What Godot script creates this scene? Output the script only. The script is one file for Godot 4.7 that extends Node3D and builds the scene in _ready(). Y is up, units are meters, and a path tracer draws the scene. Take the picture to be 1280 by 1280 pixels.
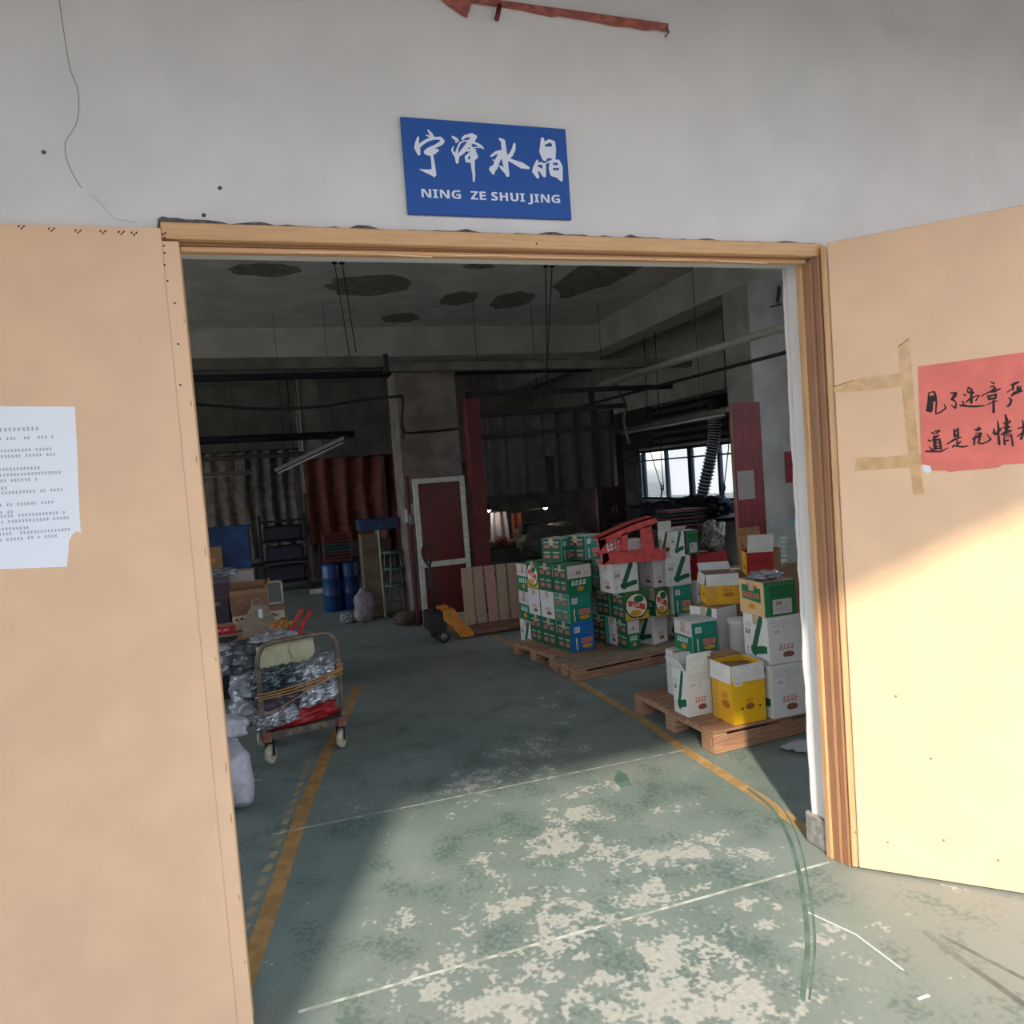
extends Node3D

# ---------------------------------------------------------------- helpers
var taken := {}
var rng := RandomNumberGenerator.new()
var mats := {}

func numbered(called: String) -> String:
	if not taken.has(called):
		taken[called] = 0
		return called
	taken[called] += 1
	return "%s_%03d" % [called, taken[called]]

func tag(o: Node, label: String, category: String, group := "", kind := "") -> void:
	if label: o.set_meta("label", label)
	if category: o.set_meta("category", category)
	if group: o.set_meta("group", group)
	if kind: o.set_meta("kind", kind)

func thing(called: String, label: String, category: String, at := Vector3.ZERO, turn := 0.0, group := "", kind := "") -> Node3D:
	var o := Node3D.new()
	o.name = numbered(called)
	add_child(o)
	o.position = at
	o.rotation.y = turn
	tag(o, label, category, group, kind)
	return o

func put(called: String, mesh: Mesh, material, parent: Node = self, at := Vector3.ZERO, turn := Vector3.ZERO) -> MeshInstance3D:
	var o := MeshInstance3D.new()
	o.name = numbered(called) if parent == self else called
	o.mesh = mesh
	if material != null: o.material_override = material
	parent.add_child(o, true)
	o.position = at
	o.rotation = turn
	return o

func single(called: String, mesh: Mesh, material, label: String, category: String, at := Vector3.ZERO, turn := Vector3.ZERO, group := "", kind := "") -> MeshInstance3D:
	var o := put(called, mesh, material, self, at, turn)
	tag(o, label, category, group, kind)
	return o

func begin(smooth := false) -> SurfaceTool:
	var st := SurfaceTool.new()
	st.begin(Mesh.PRIMITIVE_TRIANGLES)
	st.set_smooth_group(0 if smooth else -1)
	return st

func done(st: SurfaceTool, onto: ArrayMesh = null) -> ArrayMesh:
	st.generate_normals()
	return st.commit(onto) if onto else st.commit()

func quad(st: SurfaceTool, a: Vector3, b: Vector3, c: Vector3, d: Vector3) -> void:
	# a b c d run counter-clockwise seen from the front; drawn clockwise
	for k in [[a, 0, 1], [c, 1, 0], [b, 1, 1], [a, 0, 1], [d, 0, 0], [c, 1, 0]]:
		st.set_uv(Vector2(k[1], k[2]))
		st.add_vertex(k[0])

func tri(st: SurfaceTool, a: Vector3, b: Vector3, c: Vector3) -> void:
	for p in [a, c, b]:
		st.set_uv(Vector2(p.x, p.y))
		st.add_vertex(p)

# chamfered box centred on c
func bx(st: SurfaceTool, c: Vector3, s: Vector3, basis := Basis(), ch := 0.003) -> void:
	var h := s / 2
	ch = minf(ch, minf(h.x, minf(h.y, h.z)) * 0.45)
	var v := func(sx, sy, sz, k): # the corner's point on the face across axis k
		var p := Vector3(sx * (h.x - ch), sy * (h.y - ch), sz * (h.z - ch))
		p[k] += [sx, sy, sz][k] * ch
		return c + basis * p
	for k in 3:
		var i := (k + 1) % 3
		var j := (k + 2) % 3
		for s0 in [-1, 1]:
			var pts := []
			for q in [[-1, -1], [1, -1], [1, 1], [-1, 1]]:
				var sg := [0, 0, 0]
				sg[k] = s0
				sg[i] = q[0]
				sg[j] = q[1]
				pts.append(v.call(sg[0], sg[1], sg[2], k))
			if s0 > 0: quad(st, pts[0], pts[1], pts[2], pts[3])
			else: quad(st, pts[3], pts[2], pts[1], pts[0])
	for k in 3: # edges along axis k
		var i := (k + 1) % 3
		var j := (k + 2) % 3
		for a in [-1, 1]:
			for b in [-1, 1]:
				var lo := [0, 0, 0]
				lo[k] = -1
				lo[i] = a
				lo[j] = b
				var hi := lo.duplicate()
				hi[k] = 1
				var p0 = v.call(lo[0], lo[1], lo[2], i)
				var p1 = v.call(hi[0], hi[1], hi[2], i)
				var p2 = v.call(hi[0], hi[1], hi[2], j)
				var p3 = v.call(lo[0], lo[1], lo[2], j)
				if a * b > 0: quad(st, p0, p3, p2, p1)
				else: quad(st, p0, p1, p2, p3)
	for a in [-1, 1]:
		for b in [-1, 1]:
			for d in [-1, 1]:
				var t := [v.call(a, b, d, 0), v.call(a, b, d, 1), v.call(a, b, d, 2)]
				if a * b * d > 0: tri(st, t[0], t[1], t[2])
				else: tri(st, t[0], t[2], t[1])

func boxm(s: Vector3, ch := 0.003) -> ArrayMesh:
	var st := begin()
	bx(st, Vector3.ZERO, s, Basis(), ch)
	return done(st)

# a box that runs from a to b
func bar(st: SurfaceTool, a: Vector3, b: Vector3, w: float, t: float, up := Vector3.UP, ch := 0.002) -> void:
	var y := (b - a).normalized()
	if absf(y.dot(up)) > 0.98: up = Vector3.RIGHT
	var x := up.cross(y).normalized()
	bx(st, (a + b) / 2, Vector3(w, a.distance_to(b), t), Basis(x, y, x.cross(y)), ch)

func tube(st: SurfaceTool, pts: Array, r: float, n := 8, closed := false) -> void:
	var rings := []
	var side := Vector3.ZERO
	var m := pts.size()
	for i in m:
		var d: Vector3
		if closed: d = (pts[(i + 1) % m] - pts[(i - 1 + m) % m]).normalized()
		else: d = (pts[mini(i + 1, m - 1)] - pts[maxi(i - 1, 0)]).normalized()
		if side == Vector3.ZERO: side = d.cross(Vector3.UP if absf(d.y) < 0.9 else Vector3.RIGHT).normalized()
		side = (side - d * side.dot(d)).normalized()
		var up := d.cross(side)
		var ring := []
		for k in n + 1:
			var a := TAU * k / n
			ring.append(pts[i] + (side * cos(a) + up * sin(a)) * r)
		rings.append(ring)
	if closed: rings.append(rings[0])
	for i in rings.size() - 1:
		for k in n: quad(st, rings[i][k], rings[i + 1][k], rings[i + 1][k + 1], rings[i][k + 1])
	if not closed:
		for k in n:
			tri(st, pts[0], rings[0][k], rings[0][k + 1])
			tri(st, pts[m - 1], rings[m - 1][k + 1], rings[m - 1][k])

func tubem(pts: Array, r: float, n := 8, closed := false) -> ArrayMesh:
	var st := begin(true)
	tube(st, pts, r, n, closed)
	return done(st)

func curve(pts: Array, per := 6) -> Array: # Catmull-Rom
	var out := []
	for i in pts.size() - 1:
		var p0 = pts[maxi(i - 1, 0)]
		var p3 = pts[mini(i + 2, pts.size() - 1)]
		for k in per: out.append(pts[i].cubic_interpolate(pts[i + 1], p0, p3, float(k) / per))
	out.append(pts[-1])
	return out

# profile of (radius, height) turned about y
func lathe(st: SurfaceTool, prof: Array, n := 20, at := Vector3.ZERO, basis := Basis()) -> void:
	for i in prof.size() - 1:
		for k in n:
			var a := TAU * k / n
			var b := TAU * (k + 1) / n
			var f := func(p, t): return at + basis * Vector3(cos(t) * p.x, p.y, -sin(t) * p.x)
			quad(st, f.call(prof[i], a), f.call(prof[i], b), f.call(prof[i + 1], b), f.call(prof[i + 1], a))

# a flat outline (x, y) pushed back from z = 0 to z = -depth
func prism(st: SurfaceTool, outline: Array, depth: float, xf := Transform3D()) -> void:
	var p := PackedVector2Array(outline)
	if Geometry2D.is_polygon_clockwise(p): p.reverse()
	var ix := Geometry2D.triangulate_polygon(p)
	var f := func(q: Vector2, z: float): return xf * Vector3(q.x, q.y, z)
	for i in range(0, ix.size(), 3):
		var a := p[ix[i]]
		var b := p[ix[i + 1]]
		var c := p[ix[i + 2]]
		if (b - a).cross(c - a) < 0:
			var s := b
			b = c
			c = s
		tri(st, f.call(a, 0), f.call(b, 0), f.call(c, 0))
		tri(st, f.call(a, -depth), f.call(c, -depth), f.call(b, -depth))
	for i in p.size():
		var a := p[i]
		var b := p[(i + 1) % p.size()]
		quad(st, f.call(a, -depth), f.call(b, -depth), f.call(b, 0), f.call(a, 0))

func prismm(outline: Array, depth: float, xf := Transform3D()) -> ArrayMesh:
	var st := begin()
	prism(st, outline, depth, xf)
	return done(st)

# brush strokes: arrays of (x, y, half width) drawn as a thin raised film
func brush(st: SurfaceTool, strokes: Array, xf := Transform3D()) -> void:
	for s in strokes:
		for i in s.size():
			xf.origin += xf.basis.z * 0.000012 # each dab of paint lies a hair over the last
			var p: Vector3 = s[i]
			var ring := []
			for k in 10: ring.append(xf * Vector3(p.x + cos(TAU * k / 10) * p.z, p.y + sin(TAU * k / 10) * p.z, 0))
			for k in range(1, 9): tri(st, ring[0], ring[k], ring[k + 1])
			if i == 0: continue
			var q: Vector3 = s[i - 1]
			var d := Vector2(p.x - q.x, p.y - q.y).normalized()
			var n := Vector2(-d.y, d.x)
			xf.origin += xf.basis.z * 0.000012
			quad(st, xf * Vector3(q.x - n.x * q.z, q.y - n.y * q.z, 0), xf * Vector3(p.x - n.x * p.z, p.y - n.y * p.z, 0), xf * Vector3(p.x + n.x * p.z, p.y + n.y * p.z, 0), xf * Vector3(q.x + n.x * q.z, q.y + n.y * q.z, 0))

# a ribbon lying on the floor along points (x, z)
func ribbon(pts: Array, w: float, y: float) -> ArrayMesh:
	var st := begin()
	for i in pts.size() - 1:
		var a: Vector2 = pts[i]
		var b: Vector2 = pts[i + 1]
		var d0: Vector2 = (b - pts[maxi(i - 1, 0)]).normalized()
		var d1: Vector2 = (pts[mini(i + 2, pts.size() - 1)] - a).normalized()
		var n0 := Vector2(-d0.y, d0.x) * w / 2
		var n1 := Vector2(-d1.y, d1.x) * w / 2
		var q := func(p: Vector2): return Vector3(p.x, y, p.y)
		quad(st, q.call(a - n0), q.call(a + n0), q.call(b + n1), q.call(b - n1))
	return done(st)

var bump := FastNoiseLite.new()
# a lump: a sphere pressed and crumpled by noise; flat > 0 flattens its underside
func blob(r: Vector3, seed_: int, amp := 0.15, freq := 2.0, boxy := 0.5, nu := 36, nv := 24, ridged := false) -> ArrayMesh:
	bump.seed = seed_
	bump.frequency = freq
	bump.fractal_type = FastNoiseLite.FRACTAL_RIDGED if ridged else FastNoiseLite.FRACTAL_FBM
	bump.fractal_octaves = 4
	var st := begin(true)
	var grid := []
	for j in nv + 1:
		var row := []
		var th := PI * j / nv
		for i in nu + 1:
			var ph := TAU * (i % nu) / nu
			var d := Vector3(sin(th) * cos(ph), cos(th), sin(th) * sin(ph))
			var e := 2.0 + boxy * 4.0
			var k := pow(pow(absf(d.x), e) + pow(absf(d.y), e) + pow(absf(d.z), e), -1.0 / e)
			var p := d * k * (1.0 + amp * bump.get_noise_3d(d.x * 1.0, d.y * 1.0, d.z * 1.0) * 2.0)
			row.append(Vector3(p.x * r.x, (maxf(p.y, -0.97) + 0.97) * r.y, p.z * r.z))
		grid.append(row)
	for j in nv:
		for i in nu: quad(st, grid[j + 1][i + 1], grid[j + 1][i], grid[j][i], grid[j][i + 1])
	return done(st)

# a sheet from a function of (u, v)
func sheet(nu: int, nv: int, f: Callable) -> ArrayMesh:
	var st := begin(true)
	for j in nv:
		for i in nu:
			var u := float(i) / nu
			var v := float(j) / nv
			quad(st, f.call(u, v), f.call(u + 1.0 / nu, v), f.call(u + 1.0 / nu, v + 1.0 / nv), f.call(u, v + 1.0 / nv))
	return done(st)

# ---------------------------------------------------------------- materials
func noise_tex(a: Color, b: Color, freq: float, seed_ := 1, lo := 0.3, hi := 0.7, size := 256, stretch := false) -> NoiseTexture2D:
	var n := FastNoiseLite.new()
	n.seed = seed_
	n.frequency = freq
	n.fractal_octaves = 5
	if stretch:
		n.domain_warp_enabled = true
		n.domain_warp_amplitude = 20
	var g := Gradient.new()
	g.set_color(0, a)
	g.set_color(1, b)
	g.set_offset(0, lo)
	g.set_offset(1, hi)
	var t := NoiseTexture2D.new()
	t.width = size
	t.height = size
	t.seamless = true
	t.noise = n
	t.color_ramp = g
	return t

func plain(c: Color, rough := 0.7, metal := 0.0) -> StandardMaterial3D:
	var m := StandardMaterial3D.new()
	m.albedo_color = c
	m.roughness = rough
	m.metallic = metal
	m.cull_mode = BaseMaterial3D.CULL_DISABLED
	return m

# two tones mixed by noise over the object's own axes, with a little relief
func mottled(a: Color, b: Color, scale := 1.0, rough := 0.8, seed_ := 1, relief := 0.0, stretch := Vector3.ONE, lo := 0.3, hi := 0.7) -> StandardMaterial3D:
	var m := plain(Color.WHITE, rough)
	# alike tones share one grey noise; only a change of hue gets a texture of its own
	var hi_c := Color(maxf(a.r, b.r), maxf(a.g, b.g), maxf(a.b, b.b))
	var ra := Vector3(minf(a.r, b.r) / maxf(hi_c.r, .01), minf(a.g, b.g) / maxf(hi_c.g, .01), minf(a.b, b.b) / maxf(hi_c.b, .01))
	var mean := (ra.x + ra.y + ra.z) / 3
	if maxf(ra.x, maxf(ra.y, ra.z)) - minf(ra.x, minf(ra.y, ra.z)) < 0.2:
		var q := clampf(roundf(mean * 40) / 40, 0.4, 0.975)
		var key := "grey_%d_%d" % [roundi(q * 40), seed_ % 2]
		if not mats.has(key): mats[key] = noise_tex(Color(q, q, q), Color.WHITE, 0.02, seed_, lo, hi)
		m.albedo_texture = mats[key]
		m.albedo_color = hi_c
		m.uv1_offset = Vector3(seed_ * 0.37, seed_ * 0.61, seed_ * 0.23)
	else:
		m.albedo_texture = noise_tex(a, b, 0.02, seed_, lo, hi)
	m.uv1_triplanar = true
	m.uv1_scale = stretch * scale
	if relief != 0.0:
		if not mats.has("relief"): mats.relief = noise_tex(Color.BLACK, Color.WHITE, 0.05, 29, 0.2, 0.8)
		m.heightmap_enabled = true
		m.heightmap_texture = mats.relief
		m.heightmap_scale = relief
	return m

func crinkled(c: Color, c2: Color, rough: float, metal := 0.0, relief := 0.25) -> StandardMaterial3D:
	var m := mottled(c, c2, 3.0, rough, 5)
	m.metallic = metal
	m.heightmap_enabled = true
	if not mats.has("crinkle"): mats.crinkle = noise_tex(Color.BLACK, Color.WHITE, 0.03, 23, 0.2, 0.8)
	m.heightmap_texture = mats.crinkle
	m.heightmap_scale = relief
	m.cull_mode = BaseMaterial3D.CULL_DISABLED
	return m

func rgb(r: float, g: float, b: float) -> Color:
	return Color(r / 255, g / 255, b / 255)

# ---------------------------------------------------------------- printed cartons
func dab(im: Image, x0: float, y0: float, x1: float, y1: float, w: float, c: Color) -> void:
	var s := im.get_width()
	var n := int(maxf(absf(x1 - x0), absf(y1 - y0)) * s / maxf(w * s * 0.3, 1.0)) + 1
	var k := maxi(int(w * s), 1)
	for i in n + 1:
		var t := float(i) / n
		im.fill_rect(Rect2i(int(lerpf(x0, x1, t) * s) - k / 2, int(lerpf(y0, y1, t) * s) - k / 2, k, k), c)

func patch(im: Image, x0: float, y0: float, x1: float, y1: float, c: Color) -> void:
	var s := im.get_width()
	im.fill_rect(Rect2i(int(x0 * s), int(y0 * s), int((x1 - x0) * s), int((y1 - y0) * s)), c)

func glyphs(im: Image, x0: float, y0: float, x1: float, h: float, c: Color, w := 0.012) -> void:
	var x := x0
	while x + h * 0.8 < x1:
		for k in 3:
			var yy := y0 + h * (0.12 + 0.36 * k) + rng.randf_range(-0.05, 0.05) * h
			dab(im, x + rng.randf_range(0, 0.2) * h, yy, x + h * rng.randf_range(0.6, 0.8), yy, w, c)
		dab(im, x + h * 0.4, y0, x + h * rng.randf_range(0.3, 0.5), y0 + h, w, c)
		dab(im, x + h * 0.1, y0 + h * 0.5, x + h * 0.05, y0 + h, w, c)
		x += h

func lines(im: Image, x0: float, y0: float, x1: float, y1: float, n: int, c: Color) -> void:
	for i in n:
		var y := lerpf(y0, y1, (i + 0.5) / n)
		var x := x0
		while x < x1:
			var e := minf(x + rng.randf_range(0.02, 0.09), x1)
			dab(im, x, y, e, y, 0.012, c)
			x = e + 0.02

func barcode(im: Image, x0: float, y0: float, x1: float, y1: float) -> void:
	patch(im, x0, y0, x1, y1, rgb(235, 235, 235))
	var x := x0 + 0.02
	while x < x1 - 0.02:
		patch(im, x, y0 + 0.015, x + 0.01, y1 - 0.02, rgb(40, 40, 45))
		x += 0.018 + 0.01 * rng.randi_range(0, 1)

func badge(im: Image, cx: float, cy: float, rx: float, ry: float, c: Color) -> void:
	for k in 24:
		var y := lerpf(-1, 1, k / 23.0)
		var w := sqrt(1 - y * y) * rx
		dab(im, cx - w, cy + y * ry, cx + w, cy + y * ry, ry * 0.12 + 0.008, c)

func printed(kind: String) -> StandardMaterial3D:
	if mats.has(kind): return mats[kind]
	var im := Image.create(160, 160, true, Image.FORMAT_RGB8)
	var white := rgb(226, 224, 219)
	var ink := rgb(70, 72, 70)
	var green := rgb(20, 95, 58)
	var red := rgb(196, 60, 62)
	match kind:
		"check":
			im.fill(white)
			dab(im, 0.74, 0.06, 0.40, 0.78, 0.15, green)
			dab(im, 0.40, 0.80, 0.88, 0.70, 0.15, green)
			dab(im, 0.34, 0.76, 0.44, 0.84, 0.12, green)
			glyphs(im, 0.08, 0.2, 0.42, 0.09, rgb(120, 120, 116))
			glyphs(im, 0.08, 0.34, 0.38, 0.11, ink, 0.02)
			lines(im, 0.1, 0.48, 0.34, 0.56, 2, red)
			dab(im, 0.12, 0.78, 0.16, 0.78, 0.03, ink)
			dab(im, 0.12, 0.84, 0.16, 0.84, 0.02, ink)
		"info":
			im.fill(rgb(222, 219, 215))
			lines(im, 0.1, 0.06, 0.92, 0.24, 4, rgb(130, 130, 128))
			barcode(im, 0.14, 0.26, 0.38, 0.38)
			lines(im, 0.46, 0.22, 0.6, 0.4, 4, rgb(140, 138, 134))
			glyphs(im, 0.32, 0.6, 0.88, 0.12, red, 0.018)
			badge(im, 0.6, 0.82, 0.17, 0.06, rgb(140, 84, 66))
			lines(im, 0.45, 0.78, 0.76, 0.88, 3, rgb(90, 60, 50))
		"flag":
			im.fill(rgb(10, 120, 78))
			patch(im, 0.0, 0.0, 1.0, 0.46, rgb(220, 205, 200))
			glyphs(im, 0.36, 0.22, 0.62, 0.12, ink, 0.02)
			lines(im, 0.06, 0.26, 0.3, 0.34, 2, ink)
			lines(im, 0.7, 0.26, 0.94, 0.34, 2, ink)
			glyphs(im, 0.16, 0.54, 0.92, 0.16, rgb(235, 240, 235), 0.03)
			badge(im, 0.52, 0.84, 0.14, 0.08, rgb(230, 140, 40))
		"teal", "blue":
			im.fill(rgb(16, 136, 112) if kind == "teal" else rgb(14, 112, 190))
			barcode(im, 0.12, 0.14, 0.38, 0.34)
			lines(im, 0.44, 0.1, 0.94, 0.46, 6, rgb(130, 205, 190))
			dab(im, 0.2, 0.56, 0.22, 0.92, 0.07, rgb(230, 225, 150))
			dab(im, 0.26, 0.7, 0.28, 0.95, 0.06, rgb(60, 90, 170))
			patch(im, 0.42, 0.56, 0.92, 0.76, rgb(222, 140, 130))
			glyphs(im, 0.44, 0.58, 0.92, 0.14, red, 0.015)
			badge(im, 0.68, 0.86, 0.22, 0.07, rgb(230, 160, 50))
		"patt", "pattlight":
			im.fill(rgb(14, 92, 62) if kind == "patt" else rgb(60, 140, 110))
			for i in 2:
				for j in 2:
					patch(im, 0.1 + 0.45 * i, 0.12 + 0.46 * j, 0.44 + 0.45 * i, 0.2 + 0.46 * j, rgb(150, 170, 150))
					patch(im, 0.12 + 0.45 * i, 0.26 + 0.46 * j, 0.42 + 0.45 * i, 0.42 + 0.46 * j, rgb(172, 96, 88))
					lines(im, 0.14 + 0.45 * i, 0.28 + 0.46 * j, 0.4 + 0.45 * i, 0.4 + 0.46 * j, 3, rgb(235, 205, 190))
		"yellow":
			im.fill(rgb(240, 184, 14))
			barcode(im, 0.08, 0.14, 0.32, 0.34)
			lines(im, 0.4, 0.1, 0.92, 0.34, 4, rgb(190, 130, 20))
			lines(im, 0.1, 0.42, 0.9, 0.5, 2, rgb(205, 150, 10))
			glyphs(im, 0.42, 0.58, 0.66, 0.07, red, 0.012)
			badge(im, 0.52, 0.72, 0.13, 0.05, rgb(150, 90, 30))
			dab(im, 0.26, 0.74, 0.29, 0.74, 0.04, rgb(60, 60, 30))
			dab(im, 0.82, 0.74, 0.84, 0.74, 0.04, rgb(60, 60, 30))
		"yellowside":
			im.fill(rgb(232, 172, 18))
			patch(im, 0.04, 0.03, 0.32, 0.97, rgb(214, 160, 60))
			lines(im, 0.08, 0.2, 0.28, 0.8, 7, rgb(170, 110, 30))
			glyphs(im, 0.5, 0.48, 0.86, 0.1, red, 0.016)
			badge(im, 0.68, 0.68, 0.18, 0.07, rgb(190, 110, 20))
		"cream":
			im.fill(rgb(226, 186, 132))
			for k in 30: dab(im, 0.12, 0.14 + k * 0.014, 0.86, 0.2 + k * 0.014, 0.02, rgb(14, 120, 70))
			dab(im, 0.34, 0.12, 0.7, 0.15, 0.08, rgb(226, 96, 60))
			glyphs(im, 0.14, 0.36, 0.86, 0.14, rgb(232, 90, 96), 0.03)
			badge(im, 0.5, 0.76, 0.14, 0.08, rgb(214, 150, 30))
		"greenlabel":
			im.fill(rgb(22, 104, 56))
			lines(im, 0.08, 0.04, 0.95, 0.12, 2, rgb(170, 190, 160))
			patch(im, 0.0, 0.1, 0.16, 1.0, rgb(16, 132, 84))
			patch(im, 0.24, 0.52, 0.86, 0.95, rgb(200, 190, 186))
			glyphs(im, 0.36, 0.58, 0.6, 0.1, rgb(150, 60, 80), 0.02)
			lines(im, 0.34, 0.74, 0.8, 0.88, 2, ink)
		"red":
			im.fill(rgb(168, 32, 36))
			glyphs(im, 0.12, 0.3, 0.9, 0.2, rgb(120, 22, 28), 0.04)
			lines(im, 0.1, 0.7, 0.9, 0.85, 2, rgb(205, 120, 100))
		"logo":
			im.fill(rgb(60, 110, 50))
			patch(im, 0, 0.72, 1, 1, rgb(214, 170, 60))
			badge(im, 0.5, 0.5, 0.46, 0.44, rgb(40, 50, 36))
			badge(im, 0.5, 0.5, 0.41, 0.39, rgb(236, 228, 208))
			badge(im, 0.6, 0.28, 0.2, 0.12, rgb(24, 110, 66))
			badge(im, 0.44, 0.76, 0.22, 0.1, rgb(224, 164, 40))
			for k in 12: dab(im, 0.16, 0.3 + k * 0.016, 0.84, 0.5 + k * 0.016, 0.02, rgb(214, 70, 70))
			glyphs(im, 0.3, 0.42, 0.74, 0.12, rgb(240, 225, 215), 0.02)
		"darkpack":
			im.fill(rgb(52, 46, 56))
			patch(im, 0.1, 0.1, 0.6, 0.3, rgb(70, 80, 84))
			glyphs(im, 0.14, 0.14, 0.58, 0.12, rgb(150, 165, 165), 0.02)
			lines(im, 0.1, 0.5, 0.9, 0.9, 4, rgb(84, 66, 78))
		"purplepack":
			im.fill(rgb(74, 50, 66))
			patch(im, 0, 0.0, 1, 0.3, rgb(96, 92, 108))
			lines(im, 0.1, 0.4, 0.9, 0.9, 4, rgb(104, 70, 92))
		"floral":
			im.fill(rgb(206, 190, 158))
			patch(im, 0, 0, 1, 0.2, rgb(150, 104, 84))
			for k in 14: badge(im, rng.randf_range(0.1, 0.6), rng.randf_range(0.28, 0.5), 0.04, 0.03, rgb(70, 50, 66))
			lines(im, 0.1, 0.7, 0.9, 0.92, 3, rgb(150, 140, 80))
		"parcel":
			im.fill(rgb(140, 98, 74))
			dab(im, 0.2, 0.62, 0.28, 0.42, 0.02, rgb(180, 150, 130))
			dab(im, 0.28, 0.42, 0.36, 0.62, 0.02, rgb(180, 150, 130))
			patch(im, 0, 0, 1, 0.2, rgb(156, 116, 80))
		"redpack":
			im.fill(rgb(190, 30, 42))
			glyphs(im, 0.1, 0.4, 0.9, 0.25, rgb(235, 220, 220), 0.03)
		"brown":
			im.fill(rgb(150, 110, 78))
			lines(im, 0.1, 0.2, 0.5, 0.4, 2, rgb(110, 76, 54))
			badge(im, 0.4, 0.6, 0.16, 0.1, rgb(190, 150, 60))
		"cylinder":
			im.fill(rgb(196, 192, 186))
			lines(im, 0.1, 0.1, 0.9, 0.2, 2, rgb(150, 148, 144))
	im.generate_mipmaps()
	var m := plain(Color.WHITE, 0.62)
	m.albedo_texture = ImageTexture.create_from_image(im)
	mats[kind] = m
	return m

var tones := {"check": Color(0.88, 0.87, 0.85), "info": Color(0.87, 0.86, 0.84), "flag": Color(0.1, 0.45, 0.3), "teal": Color(0.7, 0.72, 0.68), "blue": Color(0.12, 0.42, 0.7), "yellow": Color(0.9, 0.7, 0.1), "cream": Color(0.82, 0.68, 0.5), "red": Color(0.6, 0.12, 0.13), "logo": Color(0.3, 0.42, 0.25), "brown": Color(0.56, 0.42, 0.3), "parcel": Color(0.6, 0.44, 0.32)}

# closed carton: front and left printed as named, origin at the middle of its base
func carton_body(w: float, h: float, d: float, front: String, left: String, open := false) -> ArrayMesh:
	var am := ArrayMesh.new()
	var x := w / 2
	var z := d / 2
	var e := 0.003
	var st := begin()
	quad(st, Vector3(-x + e, e, z), Vector3(x - e, e, z), Vector3(x - e, h - e, z), Vector3(-x + e, h - e, z))
	quad(st, Vector3(x - e, e, -z), Vector3(-x + e, e, -z), Vector3(-x + e, h - e, -z), Vector3(x - e, h - e, -z))
	done(st, am)
	st = begin()
	quad(st, Vector3(-x, e, -z + e), Vector3(-x, e, z - e), Vector3(-x, h - e, z - e), Vector3(-x, h - e, -z + e))
	quad(st, Vector3(x, e, z - e), Vector3(x, e, -z + e), Vector3(x, h - e, -z + e), Vector3(x, h - e, z - e))
	done(st, am)
	st = begin()
	if open: # walls with thickness and a bottom inside
		var t := 0.006
		bx(st, Vector3(0, t / 2, 0), Vector3(w - 0.008, t, d - 0.008))
		for s in [-1, 1]:
			bx(st, Vector3(s * (x - t / 2 - 0.0006), h / 2, 0), Vector3(t, h, d - 0.001))
			bx(st, Vector3(0, h / 2, s * (z - t / 2 - 0.0006)), Vector3(w - 2 * t - 0.002, h, t))
	else:
		bx(st, Vector3(0, h / 2, 0), Vector3(w - 0.0008, h, d - 0.0008), Basis(), 0.004)
	done(st, am)
	am.surface_set_material(0, printed(front))
	am.surface_set_material(1, printed(left))
	var key := "tone_" + front
	if not mats.has(key): mats[key] = plain(tones.get(front, Color(0.6, 0.5, 0.4)), 0.75)
	am.surface_set_material(2, mats[key])
	return am

# corner = where the front left lower edge stands; turn in degrees
func carton(label: String, corner: Vector3, size: Vector3, turn: float, front: String, left: String, group := "", open := false) -> Node3D:
	var b := Basis(Vector3.UP, deg_to_rad(turn))
	var t := thing("carton", label, "carton", corner + b * Vector3(size.x / 2, 0, -size.z / 2), deg_to_rad(turn), group)
	put("body", carton_body(size.x, size.y, size.z, front, left, open), null, t)
	if not open:
		var st := begin()
		bx(st, Vector3(0, size.y + 0.0004, 0), Vector3(size.x + 0.001, 0.0012, 0.045), Basis(), 0.0002)
		for s in [-1, 1]: bx(st, Vector3(s * (size.x / 2 + 0.0004), size.y - 0.03, 0), Vector3(0.001, 0.06, 0.045), Basis(), 0.0002)
		put("packing_tape", done(st), mats.tape_clear, t)
	return t

# a flap hinged along an edge: from a to b, length l towards dir
func flap(parent: Node, a: Vector3, b: Vector3, dir: Vector3, l: float, material) -> void:
	var y := dir.normalized()
	var x := (b - a).normalized()
	var st := begin()
	bx(st, (a + b) / 2 + y * l / 2, Vector3(a.distance_to(b) - 0.006, l, 0.005), Basis(x, y, x.cross(y).normalized()), 0.001)
	put("flap", done(st), material, parent)

# ---------------------------------------------------------------- wooden pallet, origin at its front left floor corner
func pallet(label: String, at: Vector3, turn: float, w: float, d: float, h: float, boards: int, group: String) -> Node3D:
	var t := thing("pallet", label, "pallet", at, deg_to_rad(turn), group)
	var bw := d / boards
	for i in boards:
		put("deck_board", boxm(Vector3(w, 0.018, bw * 0.86), 0.003), mats["wood%d" % (i % 3)], t, Vector3(w / 2, h - 0.009 - 0.001 * (i % 2), -bw * (i + 0.45)))
	put("front_board", boxm(Vector3(w, h - 0.034, 0.018), 0.003), mats.wood2, t, Vector3(w / 2, (h - 0.03) / 2, -0.0095))
	for k in 3: # stringers under the deck
		put("stringer", boxm(Vector3(0.09, 0.018, d), 0.003), mats["wood%d" % ((k + 1) % 3)], t, Vector3(0.045 + (w - 0.09) * k / 2, h - 0.028, -d / 2))
		for j in 3:
			put("block", boxm(Vector3(0.1, h - 0.038, 0.1), 0.004), mats["wood%d" % ((k + j) % 3)], t, Vector3(0.05 + (w - 0.1) * k / 2, (h - 0.038) / 2, -0.07 - (d - 0.12) * j / 2))
	return t

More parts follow.
